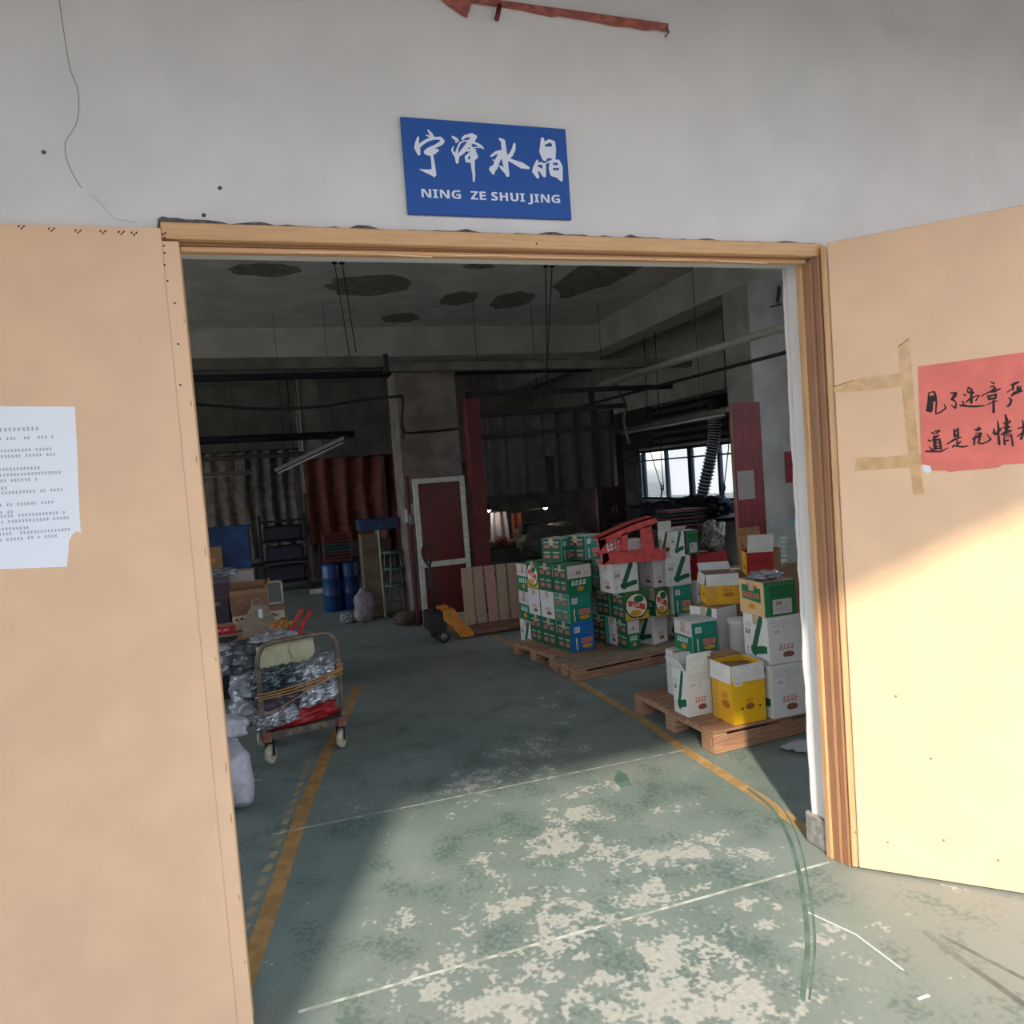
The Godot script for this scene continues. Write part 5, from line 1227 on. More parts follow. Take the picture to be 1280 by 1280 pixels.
	for s in [-1, 1]: bx(st, Vector3(s * .2, .37, 0), Vector3(.025, .025, .3))
	put("rim", done(st), bl, tub)
	carton("small ochre box in front of the blue bin", Vector3(-0.725, .956, -6.97), Vector3(.13, .2, .12), 0, "brown", "brown", g)
	# red fork arms poking up behind the trolley
	var fk := thing("hand_truck", "red hand truck whose two bars rise behind the trolley", "hand truck", Vector3(.0, 0, -5.5))
	var rp := mottled(rgb(206, 44, 36), rgb(176, 34, 30), 3.0, .45, 109)
	for x in [0.0, .06]: put("side_bar", prismm([Vector2(x - .09, 0), Vector2(x - .06, 0), Vector2(x - .03, .6), Vector2(x + .06, .74 - x * .4), Vector2(x + .025, .74 - x * .4), Vector2(x - .06, .6)], .03), rp, fk)
	st = begin()
	for y in [.2, .42]: bx(st, Vector3(-.02 + y * .04, y, -.015), Vector3(.08, .03, .02))
	put("cross_bar", done(st), rp, fk)
	put("toe_plate", boxm(Vector3(.3, .012, .16)), mats.dark_steel, fk, Vector3(.03, .006, .04))

# ================================================================ middle of the workshop
func build_middle() -> void:
	# column with the white door standing in front
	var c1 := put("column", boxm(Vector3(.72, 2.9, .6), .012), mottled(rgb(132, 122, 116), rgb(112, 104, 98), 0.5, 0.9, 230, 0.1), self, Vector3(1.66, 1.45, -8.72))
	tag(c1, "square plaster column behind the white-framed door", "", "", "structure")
	put("chipped_plaster", boxm(Vector3(.05, .2, .004), .001), mats.stain, c1, Vector3(-.31, .75, .301))
	put("chipped_plaster", boxm(Vector3(.07, .16, .004), .001), mats.paper, c1, Vector3(-.33, -.23, .301))
	put("conduit_box", boxm(Vector3(.1, .16, .05), .004), mats.white_paint, c1, Vector3(-.25, -.17, .33))
	var d := thing("leaning_door", "white-framed door with dark red panels standing before the column", "door", Vector3(1.33, 0, -7.88), 0.0)
	var st := begin()
	bx(st, Vector3(.02, .82, 0), Vector3(.055, 1.64, .05))
	bx(st, Vector3(.545, .82, 0), Vector3(.055, 1.64, .05))
	put("stile", done(st), mats.white_paint, d)
	st = begin()
	bx(st, Vector3(.28, 1.61, 0), Vector3(.47, .055, .048))
	bx(st, Vector3(.28, .69, 0), Vector3(.47, .06, .048))
	bx(st, Vector3(.28, .06, 0), Vector3(.47, .12, .048))
	put("rail", done(st), mats.white_paint, d)
	var rp := plain(rgb(92, 40, 40), .16)
	put("upper_panel", boxm(Vector3(.47, .88, .012)), rp, d, Vector3(.28, 1.15, 0))
	put("lower_panel", boxm(Vector3(.47, .55, .012)), rp, d, Vector3(.28, .38, 0))
	var jm := thing("door_post", "dark red post left of the white-framed door", "post", Vector3(1.285, 0, -8.0))
	put("post", boxm(Vector3(.035, 1.68, .06)), mats.dark_red, jm, Vector3(0, .84, 0))
	put("lock_box", boxm(Vector3(.07, .11, .05), .004), mats.grey_steel, jm, Vector3(.02, 1.2, .05))
	put("handle", tubem([Vector3(.03, 1.08, .07), Vector3(.03, 1.08, .1), Vector3(.03, 1.0, .1)], .007, 6), mats.grey_steel, jm)
	var pt := thing("red_post", "tall dark red steel post right of the white-framed door", "post", Vector3(2.08, 0, -8.02))
	put("post", boxm(Vector3(.17, 2.5, .16), .006), mats.dark_red, pt, Vector3(0, 1.25, 0))
	put("base_plate", boxm(Vector3(.26, .02, .26)), mats.dark_steel, pt, Vector3(0, .01, 0))

	# plank panel leaning at the back of the pallet truck
	var pl := thing("plank_panel", "upright panel of five grey brown planks behind the pallet truck", "panel", Vector3(1.68, 0, -7.42))
	for k in 5: put("plank", boxm(Vector3(.114, .655, .022), .004), mottled(rgb(176 - 10 * (k % 2), 146 - 8 * (k % 3), 120), rgb(160, 132, 108), 2.0, .8, 110 + k, 0.0, Vector3(5, .4, 5)), pl, Vector3(.062 + .127 * k, .335, -.01 * (k % 2)), Vector3(-.06, 0, .01 * (k % 3) - .01))
	st = begin()
	for y in [.12, .5]: bx(st, Vector3(.32, y, -.04), Vector3(.63, .06, .02))
	put("batten", done(st), mats.wood1, pl)

	# yellow pallet truck
	var j := thing("pallet_truck", "orange pallet truck with black loop handle before the white door", "pallet truck", Vector3(1.33, 0, -7.02), deg_to_rad(4))
	var og := mottled(rgb(206, 130, 40), rgb(184, 112, 34), 2.0, .5, 120)
	for s in [0.0, -.24]:
		put("fork_arm", prismm([Vector2(.05, .31), Vector2(.17, .32), Vector2(.24, .18), Vector2(.36, .06), Vector2(.36, .02), Vector2(.22, .02), Vector2(.13, .14), Vector2(.05, .22)], .09), og, j, Vector3(0, 0, s))
		put("fork", boxm(Vector3(.62, .04, .11), .006), mottled(rgb(128, 84, 68), rgb(104, 68, 56), 2.0, .6, 119), j, Vector3(.66, .045, s - .045))
	put("head", boxm(Vector3(.16, .2, .3), .01), mats.dark_steel, j, Vector3(.0, .2, -.16))
	st = begin(true)
	for z in [.02, -.08, -.24]: lathe(st, [Vector2(0, -.022), Vector2(.03, -.022), Vector2(.035, -.026), Vector2(.06, -.026), Vector2(.065, -.02), Vector2(.065, .02), Vector2(.06, .026), Vector2(.035, .026), Vector2(.03, .022), Vector2(0, .022)], 20, Vector3(.03, .066, z), Basis(Vector3.RIGHT, PI / 2))
	put("wheel", done(st), mats.dark_steel, j)
	st = begin(true)
	lathe(st, [Vector2(0, 0), Vector2(.035, 0), Vector2(.03, .003), Vector2(0, .003)], 14, Vector3(.03, .066, .047), Basis(Vector3.RIGHT, PI / 2))
	put("hub", done(st), mats.grey_steel, j)
	put("tiller", tubem([Vector3(.0, .26, -.1), Vector3(-.02, .5, -.08), Vector3(-.04, .76, -.04)], .013, 8), mats.black, j)
	put("loop_handle", tubem(curve([Vector3(-.04, .76, -.04), Vector3(-.09, .85, -.04), Vector3(-.1, .94, -.03), Vector3(-.06, .985, -.03), Vector3(-.01, .95, -.03), Vector3(-.005, .86, -.04)]), .012, 8, true), mats.black, j)

	# left of the column: tall board, tub, blue drums, crates, bags, chairs
	var sh := thing("tall_cabinet", "narrow brown upright cabinet left of the column", "cabinet", Vector3(.93, 0, -9.0))
	put("side_board", boxm(Vector3(.2, 1.0, .34), .004), mottled(rgb(116, 96, 76), rgb(98, 80, 64), 1.0, .7, 121), sh, Vector3(-.02, .52, 0))
	put("edge_board", boxm(Vector3(.02, 1.06, .36), .003), mats.white_paint, sh, Vector3(.09, .53, 0))
	put("foot", boxm(Vector3(.18, .02, .3)), mats.dark_steel, sh, Vector3(-.02, .01, 0))
	var tb := thing("blue_tray", "blue plastic tray on top of the brown cabinet", "tray", Vector3(1.03, 1.06, -9.0))
	st = begin()
	bx(st, Vector3(0, .01, 0), Vector3(.46, .02, .32))
	for s in [-1, 1]:
		bx(st, Vector3(s * .23, .07, 0), Vector3(.015, .13, .34))
		bx(st, Vector3(0, .07, s * .165), Vector3(.46, .13, .015))
	put("body", done(st), mottled(rgb(24, 56, 104), rgb(16, 40, 80), 2.0, .5, 122), tb)
	var bd := mottled(rgb(22, 64, 120), rgb(14, 46, 92), 1.0, .4, 123)
	for k in 2:
		var dm := thing("blue_drum", ["blue plastic drum left of the brown cabinet, left of two", "blue plastic drum touching the brown cabinet, right of two"][k], "drum", Vector3(.47 + .24 * k, 0, -9.75 - .05 * k), 0.0, "blue drums")
		st = begin(true)
		lathe(st, [Vector2(0, 0), Vector2(.11, 0), Vector2(.12, .02), Vector2(.12, .2), Vector2(.124, .21), Vector2(.124, .23), Vector2(.12, .24), Vector2(.12, .42), Vector2(.124, .43), Vector2(.124, .45), Vector2(.12, .46), Vector2(.118, .6), Vector2(.1, .63), Vector2(0, .635)], 24)
		put("body", done(st), bd, dm)
		st = begin(true)
		lathe(st, [Vector2(0, .65), Vector2(.03, .65), Vector2(.032, .632)], 14, Vector3(.05, 0, 0))
		put("bung", done(st), mats.black, dm)
	for k in 3:
		var cr := thing("stacking_crate", ["red lower crate on the blue drums", "dark green middle crate on the blue drums", "red top crate on the blue drums"][k], "crate", Vector3(.58, .64 + .125 * k, -9.8), 0.0, "crates on the blue drums")
		var cm := [mats.dark_red, mottled(rgb(40, 74, 70), rgb(30, 58, 56), 2.0, .5, 124), mats.dark_red]
		st = begin()
		bx(st, Vector3(0, .008, 0), Vector3(.34, .014, .26))
		for s in [-1, 1]:
			for y in [.03, .07, .11]:
				bx(st, Vector3(s * .17, y, 0), Vector3(.012, .022, .27))
				bx(st, Vector3(0, y, s * .13), Vector3(.34, .022, .012))
			for q in [-1, 1]: bx(st, Vector3(s * .168, .06, q * .128), Vector3(.02, .115, .02))
		put("body", done(st), cm[k], cr)
	single("white_sack", blob(Vector3(.11, .19, .11), 125, .12, 1.2, .3), mottled(rgb(150, 142, 146), rgb(126, 120, 124), 2.0, .6, 126), "pale sack leaning against the foot of the brown cabinet", "sack", Vector3(.74, 0, -8.7), Vector3(0, 0, -.12))
	single("white_sack", blob(Vector3(.07, .06, .07), 127, .2, 1.6, .3), mottled(rgb(150, 150, 150), rgb(126, 126, 126), 2.0, .6, 128), "small white sack beside the pale leaning sack", "sack", Vector3(.56, 0, -8.75))
	# stacked stools right of the cabinet
	for k in 3:
		var so := thing("metal_stool", ["lowest metal stool of the stack beside the column", "middle metal stool of the stack beside the column", "top metal stool of the stack beside the column"][k], "stool", Vector3(1.16, .04 + .2 * k, -8.78), .2 * k, "stacked metal stools")
		st = begin(true)
		for a in 4:
			var q := Vector3(cos(a * PI / 2 + .78), 0, sin(a * PI / 2 + .78))
			tube(st, [q * .12 + Vector3(0, -.04 if k == 0 else -.0, 0), q * .09 + Vector3(0, .34, 0)], .009, 6)
		put("leg", done(st), mats.grey_steel, so)
		st = begin(true)
		lathe(st, [Vector2(0, .33), Vector2(.115, .33), Vector2(.12, .345), Vector2(.115, .36), Vector2(0, .362)], 18)
		put("seat", done(st), plain(rgb(70, 96, 72), .5), so)
		put("stretcher", tubem([Vector3(.075, .15, .075), Vector3(-.075, .15, .075), Vector3(-.075, .15, -.075), Vector3(.075, .15, -.075)], .007, 6, true), mats.grey_steel, so)
	single("wood_stump", blob(Vector3(.16, .07, .12), 129, .2, 2.0, .6), mottled(rgb(92, 80, 68), rgb(70, 62, 54), 3.0, .9, 130), "grey brown bundle of scrap on the floor before the column", "bundle", Vector3(1.24, 0, -8.18))

	# far left: column, hanging sheets, orange cloth partition
	var c2 := put("column", boxm(Vector3(.4, 4.0, .4), .01), mottled(rgb(150, 146, 138), rgb(128, 124, 118), 0.5, 0.9, 231, 0.1), self, Vector3(.48, 2.0, -13.2))
	tag(c2, "far white column left of the drums", "", "", "structure")
	put("switch_panel", boxm(Vector3(.34, .7, .06), .006), mottled(rgb(84, 84, 80), rgb(72, 72, 68), 1.0, .6, 131), c2, Vector3(-.03, -.8, .22))
	put("cable", tubem(curve([Vector3(-.12, -1.15, .22), Vector3(-.1, -1.3, .24), Vector3(-.02, -1.5, .23), Vector3(.02, -1.6, .23)]), .006, 6), mats.black, c2)
	put("cable", tubem(curve([Vector3(-.12, -1.15, .22), Vector3(-.02, -1.24, .24), Vector3(.12, -1.32, .23)]), .006, 6), mats.black, c2)
	put("pipe", tubem([Vector3(-.14, -1.9, .23), Vector3(-.14, 1.6, .23)], .025, 8), mats.white_paint, c2)
	var cloths := [[-1.3, .3, -14.3, 1.1, 2.1, rgb(164, 146, 134), "brown plastic curtain hanging at the far left", 140], [-.27, .4, -14.3, .9, 2.0, rgb(150, 142, 134), "grey plastic curtain hanging left of the far column", 141], [.93, .7, -12.4, 1.25, 1.4, rgb(126, 62, 46), "orange cloth screen behind the red crates", 142], [1.95, .5, -12.4, .7, 1.6, rgb(110, 40, 36), "dark red cloth hanging beside the orange screen", 143]]
	for q in cloths:
		bump.seed = q[7]
		bump.frequency = 1.5
		var xx: float = q[0]
		var ww: float = q[3]
		var hh: float = q[4]
		single("hanging_cloth", sheet(40, 10, func(u, v): return Vector3((u - .5) * ww, v * hh, .05 * sin(u * 26.0 + sin(v * 3.0)) + .08 * bump.get_noise_2d(u * 3, v))), mottled(q[5], q[5].darkened(.25), 1.0, .7, q[7]), q[6], "cloth", Vector3(xx, q[1], q[2]))
	# rails that carry the cloths
	for q in [["thin steel rail carrying the far left curtains", -2.0, .3, 2.4, -14.3], ["thin steel rail carrying the orange screen", .2, 2.4, 2.1, -12.4]]:
		var rl := thing("curtain_rail", q[0], "rail")
		put("rail", tubem([Vector3(q[1], q[3], q[4]), Vector3(q[2], q[3], q[4])], .015, 6), mats.dark_steel, rl)
		st = begin()
		for x in [q[1] + .1, q[2] - .1]: put("hanger", boxm(Vector3(.012, 4.0 - q[3], .012)), mats.dark_steel, rl, Vector3(x, (q[3] + 4.0) / 2, q[4]))
	# dark shelf of folded goods left of the far column
	var ds := thing("shelf_unit", "dark shelf of folded purple goods before the far column", "shelf", Vector3(-.1, 0, -12.4))
	st = begin()
	for x in [-.35, .35]:
		for z in [-.2, .2]: put("post", boxm(Vector3(.03, 1.24, .03)), mats.black, ds, Vector3(x, .62, z))
	for k in 4:
		put("shelf", boxm(Vector3(.72, .02, .42)), mats.black, ds, Vector3(0, .15 + .33 * k, 0))
		if k < 3: put("folded_goods", boxm(Vector3(.6, .24, .36), .03), mottled(rgb(62, 48, 66), rgb(44, 36, 46), 4.0, .7, 145 + k, 0.0, Vector3(1, 8, 1)), ds, Vector3(0, .285 + .33 * k, 0))
	# brush leaning near the far column
	var bs := thing("push_broom", "red-handled broom leaning beside the far column", "broom", Vector3(.36, 0, -11.6))
	put("handle", tubem([Vector3(-.02, .08, .05), Vector3(.1, .85, -.2)], .012, 8), mats.dark_red, bs)
	put("head", boxm(Vector3(.24, .08, .06), .01), mats.white_paint, bs, Vector3(-.02, .04, .05))

	# work bays behind the green stack
	var rear := mottled(rgb(66, 62, 60), rgb(52, 48, 46), .6, .8, 150)
	var pw := put("wall_partition", boxm(Vector3(3.6, 1.7, .06)), rear, self, Vector3(3.9, 1.02, -11.0))
	tag(pw, "dull grey board partition behind the work lights", "", "", "structure")
	var bench := thing("workbench", "long steel workbench under the two work lights", "bench", Vector3(3.1, 0, -9.85))
	put("top", boxm(Vector3(1.5, .04, .6), .004), mats.dark_steel, bench, Vector3(0, .62, 0))
	for x in [-.7, .7]:
		for z in [-.26, .26]: put("leg", boxm(Vector3(.04, .6, .04)), mats.dark_steel, bench, Vector3(x, .3, z))
	put("lower_shelf", boxm(Vector3(1.42, .02, .54)), mats.dark_steel, bench, Vector3(0, .2, 0))
	# two lit work lamps hung over the bench
	for q in [[Vector3(2.604, 1.157, -9.5), "small lit work lamp hanging left above the white cloth"], [Vector3(3.425, 1.121, -9.5), "small lit work lamp hanging right above the grey machine"]]:
		var lp := thing("work_lamp", q[1], "lamp", q[0], 0.0, "work lamps")
		st = begin(true)
		lathe(st, [Vector2(0, -.03), Vector2(.02, -.026), Vector2(.034, -.008), Vector2(.034, .006), Vector2(.022, .022), Vector2(0, .026)], 16)
		var gm := plain(Color(1, 1, 1), .4)
		gm.emission_enabled = true
		gm.emission = Color(1.0, .97, .92)
		gm.emission_energy_multiplier = 3.0
		put("bulb", done(st), gm, lp)
		st = begin(true)
		lathe(st, [Vector2(.05, -.0), Vector2(.034, .026), Vector2(.014, .05), Vector2(.012, .09), Vector2(0, .092)], 16)
		put("shade", done(st), mats.black, lp)
		var drop: float = 4.0 - q[0].y
		put("cord", tubem([Vector3(0, .09, 0), Vector3(0, drop, 0)], .004, 5), mats.black, lp)
		var li := OmniLight3D.new()
		li.name = "lamp_light"
		li.light_color = Color(1.0, .95, .86)
		li.light_energy = 0.04
		li.light_size = .03
		li.omni_range = 30
		li.omni_attenuation = 2
		li.shadow_enabled = true
		lp.add_child(li)
		li.position = Vector3(0, -.06, .03)
	bump.seed = 12
	bump.frequency = 2.0
	single("white_cloth", sheet(16, 16, func(u, v): return Vector3((u - .5) * (.27 - .05 * v), -.4 + .4 * v, .02 * sin(u * 14) + .012 * bump.get_noise_2d(u * 4, v * 4))), mottled(rgb(196, 186, 192), rgb(176, 168, 174), 2.0, .8, 151), "white cloth hanging under the left work lamp", "cloth", Vector3(2.771, 1.107, -9.62))
	single("orange_cloth", sheet(12, 12, func(u, v): return Vector3((u - .5) * .16, -.36 + .36 * v, .015 * sin(u * 12))), mottled(rgb(170, 88, 66), rgb(150, 72, 56), 2.0, .8, 152), "orange cloth hanging right of the white cloth", "cloth", Vector3(3.037, 1.073, -9.62))
	var hr := thing("cloth_rail", "steel rail the white and orange cloths hang from", "rail")
	put("rail", tubem([Vector3(2.4, 1.115, -9.64), Vector3(3.84, 1.10, -9.64)], .012, 6), mats.dark_steel, hr)
	st = begin()
	for x in [2.42, 3.82]: put("upright", boxm(Vector3(.025, .49, .025)), mats.dark_steel, hr, Vector3(x, .875, -9.66))
	# things on the bench
	for k in 7:
		var bxx := 2.5 + .14 * k
		single("parts_bag", blob(Vector3(.065, .035 + .015 * (k % 3), .06), 160 + k, .3, 2.0, .5), [mottled(rgb(150, 112, 84), rgb(120, 88, 66), 4.0, .6, 161), mottled(rgb(140, 130, 110), rgb(110, 100, 86), 4.0, .6, 162), mottled(rgb(110, 60, 56), rgb(90, 48, 46), 4.0, .6, 163)][k % 3], ["brown parts bag at the left end of the workbench", "beige parts bag second from the left on the workbench", "reddish parts bag third from the left on the workbench", "brown parts bag at the middle of the workbench", "beige parts bag right of the workbench middle", "reddish parts bag near the workbench's right end", "brown parts bag beside the grey machine"][k], "bag", Vector3(bxx, .64, -9.62), Vector3.ZERO, "parts bags on the workbench")
	# grey covered machine
	var mc := thing("covered_machine", "grey machine under a dust cover behind the green cartons", "machine", Vector3(3.36, 0, -9.15))
	bump.seed = 14
	put("stand", boxm(Vector3(.8, .5, .5), .01), mats.dark_steel, mc, Vector3(0, .25, 0))
	put("dust_cover", blob(Vector3(.42, .2, .3), 164, .18, 1.2, .7, 48, 30), mottled(rgb(92, 88, 82), rgb(74, 70, 66), 1.5, .6, 165), mc, Vector3(0, .5, 0))
	put("motor", boxm(Vector3(.26, .14, .2), .02), mats.black, mc, Vector3(-.3, .88, 0))
	# dark hanging sheet and steel rack above the bay
	var ra := thing("steel_gantry", "dark steel gantry over the work bays", "gantry", Vector3(0, 0, -8.6))
	st = begin()
	for p in [[2.19, 2.62, 5.0, 2.62], [2.19, 2.36, 4.3, 2.40], [2.2, 2.1, 4.2, 2.14]]:
		var rs := begin()
		bar(rs, Vector3(p[0], p[1], 0), Vector3(p[2], p[3], 0), .06, .06)
		put("rail", done(rs), mats.dark_steel, ra)
	st = begin()
	for x in [2.22, 3.86]: put("post", boxm(Vector3(.06, 2.6, .06)), mats.dark_steel, ra, Vector3(x, 1.3, -.05))
	for k in 2: single("black_sheet", sheet(30, 8, func(u, v): return Vector3((u - .5) * .9, -1.0 + v, .03 * sin(u * 22.0 + k))), mottled(rgb(74, 70, 67), rgb(60, 57, 55), 1.0, .5, 166 + k), ["dark plastic sheet hanging left under the gantry", "dark plastic sheet hanging right under the gantry"][k], "sheet", Vector3(2.72 + 1.0 * k, 2.36, -8.66))
	var cb := thing("brown_cabinet", "tall dark brown cabinet left of the window", "cabinet", Vector3(4.23, 0, -9.2))
	put("body", boxm(Vector3(.4, 2.05, .4), .006), mottled(rgb(58, 38, 36), rgb(46, 32, 30), .8, .5, 170), cb, Vector3(0, 1.03, 0))
	for s in [-1, 1]:
		var dd := put("door", boxm(Vector3(.19, 1.95, .018), .003), mottled(rgb(66, 42, 40), rgb(52, 36, 34), .8, .45, 171), cb, Vector3(s * .098, 1.03, .21))
		put("knob", boxm(Vector3(.012, .1, .02), .003), mats.grey_steel, dd, Vector3(-s * .07, 0, .018))

# ================================================================ runs under the ceiling
func build_ceiling_runs() -> void:
	# trunking hung on rods
	var tr := thing("cable_trunking", "grey cable trunking crossing the workshop on hanging rods", "trunking")
	var gm := mottled(rgb(104, 102, 94), rgb(88, 86, 80), .6, .6, 180)
	put("left_length", boxm(Vector3(4.9, .12, .12), .004), gm, tr, Vector3(-1.3, 2.97, -8.1), Vector3(0, 0, -.008))
	put("right_length", boxm(Vector3(3.8, .10, .11), .004), gm, tr, Vector3(3.1, 2.87, -8.12), Vector3(0, 0, -.012))
	put("joint_box", boxm(Vector3(.05, .2, .14), .004), mats.dark_steel, tr, Vector3(1.17, 2.93, -8.1))
	var rods := [[Vector3(0.7, 3.998, -8), Vector3(0.786, 3.134, -8), "first threaded rod of the left pair under the ceiling"], [Vector3(0.781, 4.067, -8), Vector3(0.857, 3.176, -8), "second threaded rod of the left pair under the ceiling"], [Vector3(3.1, 4.017, -8), Vector3(3.048, 2.816, -8), "first threaded rod of the right pair under the ceiling"], [Vector3(3.183, 4.064, -8), Vector3(3.043, 2.891, -8), "second threaded rod of the right pair under the ceiling"]]
	for r in rods:
		var o := thing("hanging_rod", r[2], "rod", Vector3.ZERO, 0.0, "threaded rods from the ceiling")
		var a: Vector3 = r[0]
		a.y = 4.0
		put("rod", tubem([a, r[1] + Vector3(0, -.12, -.06)], .0055, 6), mats.black, o)
		var st0 := begin(true)
		lathe(st0, [Vector2(0, -.015), Vector2(.03, -.015), Vector2(.03, 0)], 10, a)
		put("anchor", done(st0), mats.dark_steel, o)
	# sagging cable
	var cb := thing("sagging_cable", "black cable sagging in front of the column top", "cable")
	put("cable", tubem(curve([Vector3(-2.2, 2.66, -8.2), Vector3(-0.89, 2.584, -8.2), Vector3(-0.148, 2.502, -8.2), Vector3(0.432, 2.503, -8.2), Vector3(0.867, 2.555, -8.2), Vector3(1.341, 2.581, -8.2)], 6), .016, 6), mats.black, cb)
	put("drop", tubem(curve([Vector3(1.341, 2.581, -8.2), Vector3(1.35, 2.5, -8.25), Vector3(1.34, 2.2, -8.3), Vector3(1.6, 2.18, -8.39), Vector3(2.0, 2.2, -8.39)], 5), .014, 6), mats.black, cb)
	# far pipes
	var runs := [["dark steel pipe run across the far left", [Vector3(-5.0, 2.38, -10.0), Vector3(.95, 2.31, -10.0)], .05, mats.black, 10.0],
		["pale pipe below the dark pipe at the far left", [Vector3(-5.0, 2.12, -10.2), Vector3(.3, 2.1, -10.2)], .03, mats.grey_steel, 10.2],
		["pale pipe along the upper right towards the window", [Vector3(4.3, 2.70, -2.44), Vector3(4.3, 2.76, -9.3)], .04, mats.white_paint, 0.0],
		["thin dark pipe along the upper right", [Vector3(4.25, 2.46, -2.44), Vector3(4.25, 2.55, -11.0)], .018, mats.black, 0.0],
		["dark pipe crossing under the far beam", [Vector3(-5.0, 3.3, -11.1), Vector3(5.0, 3.26, -11.1)], .05, mats.black, 11.1]]
	for q in runs:
		var o := thing("ceiling_pipe", q[0], "pipe")
		put("pipe", tubem(q[1], q[2], 8), q[3], o)
	# fluorescent battens, unlit
	for q in [["unlit pale lamp batten running to the right window", Vector3(4.5, 2.12, -6.6), Vector3(4.5, 2.1, -10.2)], ["unlit pale lamp batten slanting over the far left bay", Vector3(-0.096, 1.903, -10.4), Vector3(0.792, 2.243, -9.6)], ["unlit lamp batten in the far left corner", Vector3(-1.9, 2.0, -12.8), Vector3(-.5, 1.98, -12.8)]]:
		var o := thing("lamp_batten", q[0], "lamp", Vector3.ZERO, 0.0, "unlit lamp battens")
		var st := begin()
		bar(st, q[1], q[2], .07, .05)
		put("housing", done(st), gm, o)
		var st2 := begin(true)
		var dn := Vector3(0, -.045, 0)
		tube(st2, [q[1].lerp(q[2], .03) + dn, q[1].lerp(q[2], .97) + dn], .014, 8)
		put("tube", done(st2), plain(rgb(176, 176, 170), .3), o)
		st = begin()
		for u in [.15, .85]:
			var p: Vector3 = q[1].lerp(q[2], u)
			put("hanger", boxm(Vector3(.006, 4.0 - p.y, .006), .001), mats.dark_steel, o, Vector3(p.x, (p.y + 4.0) / 2, p.z))

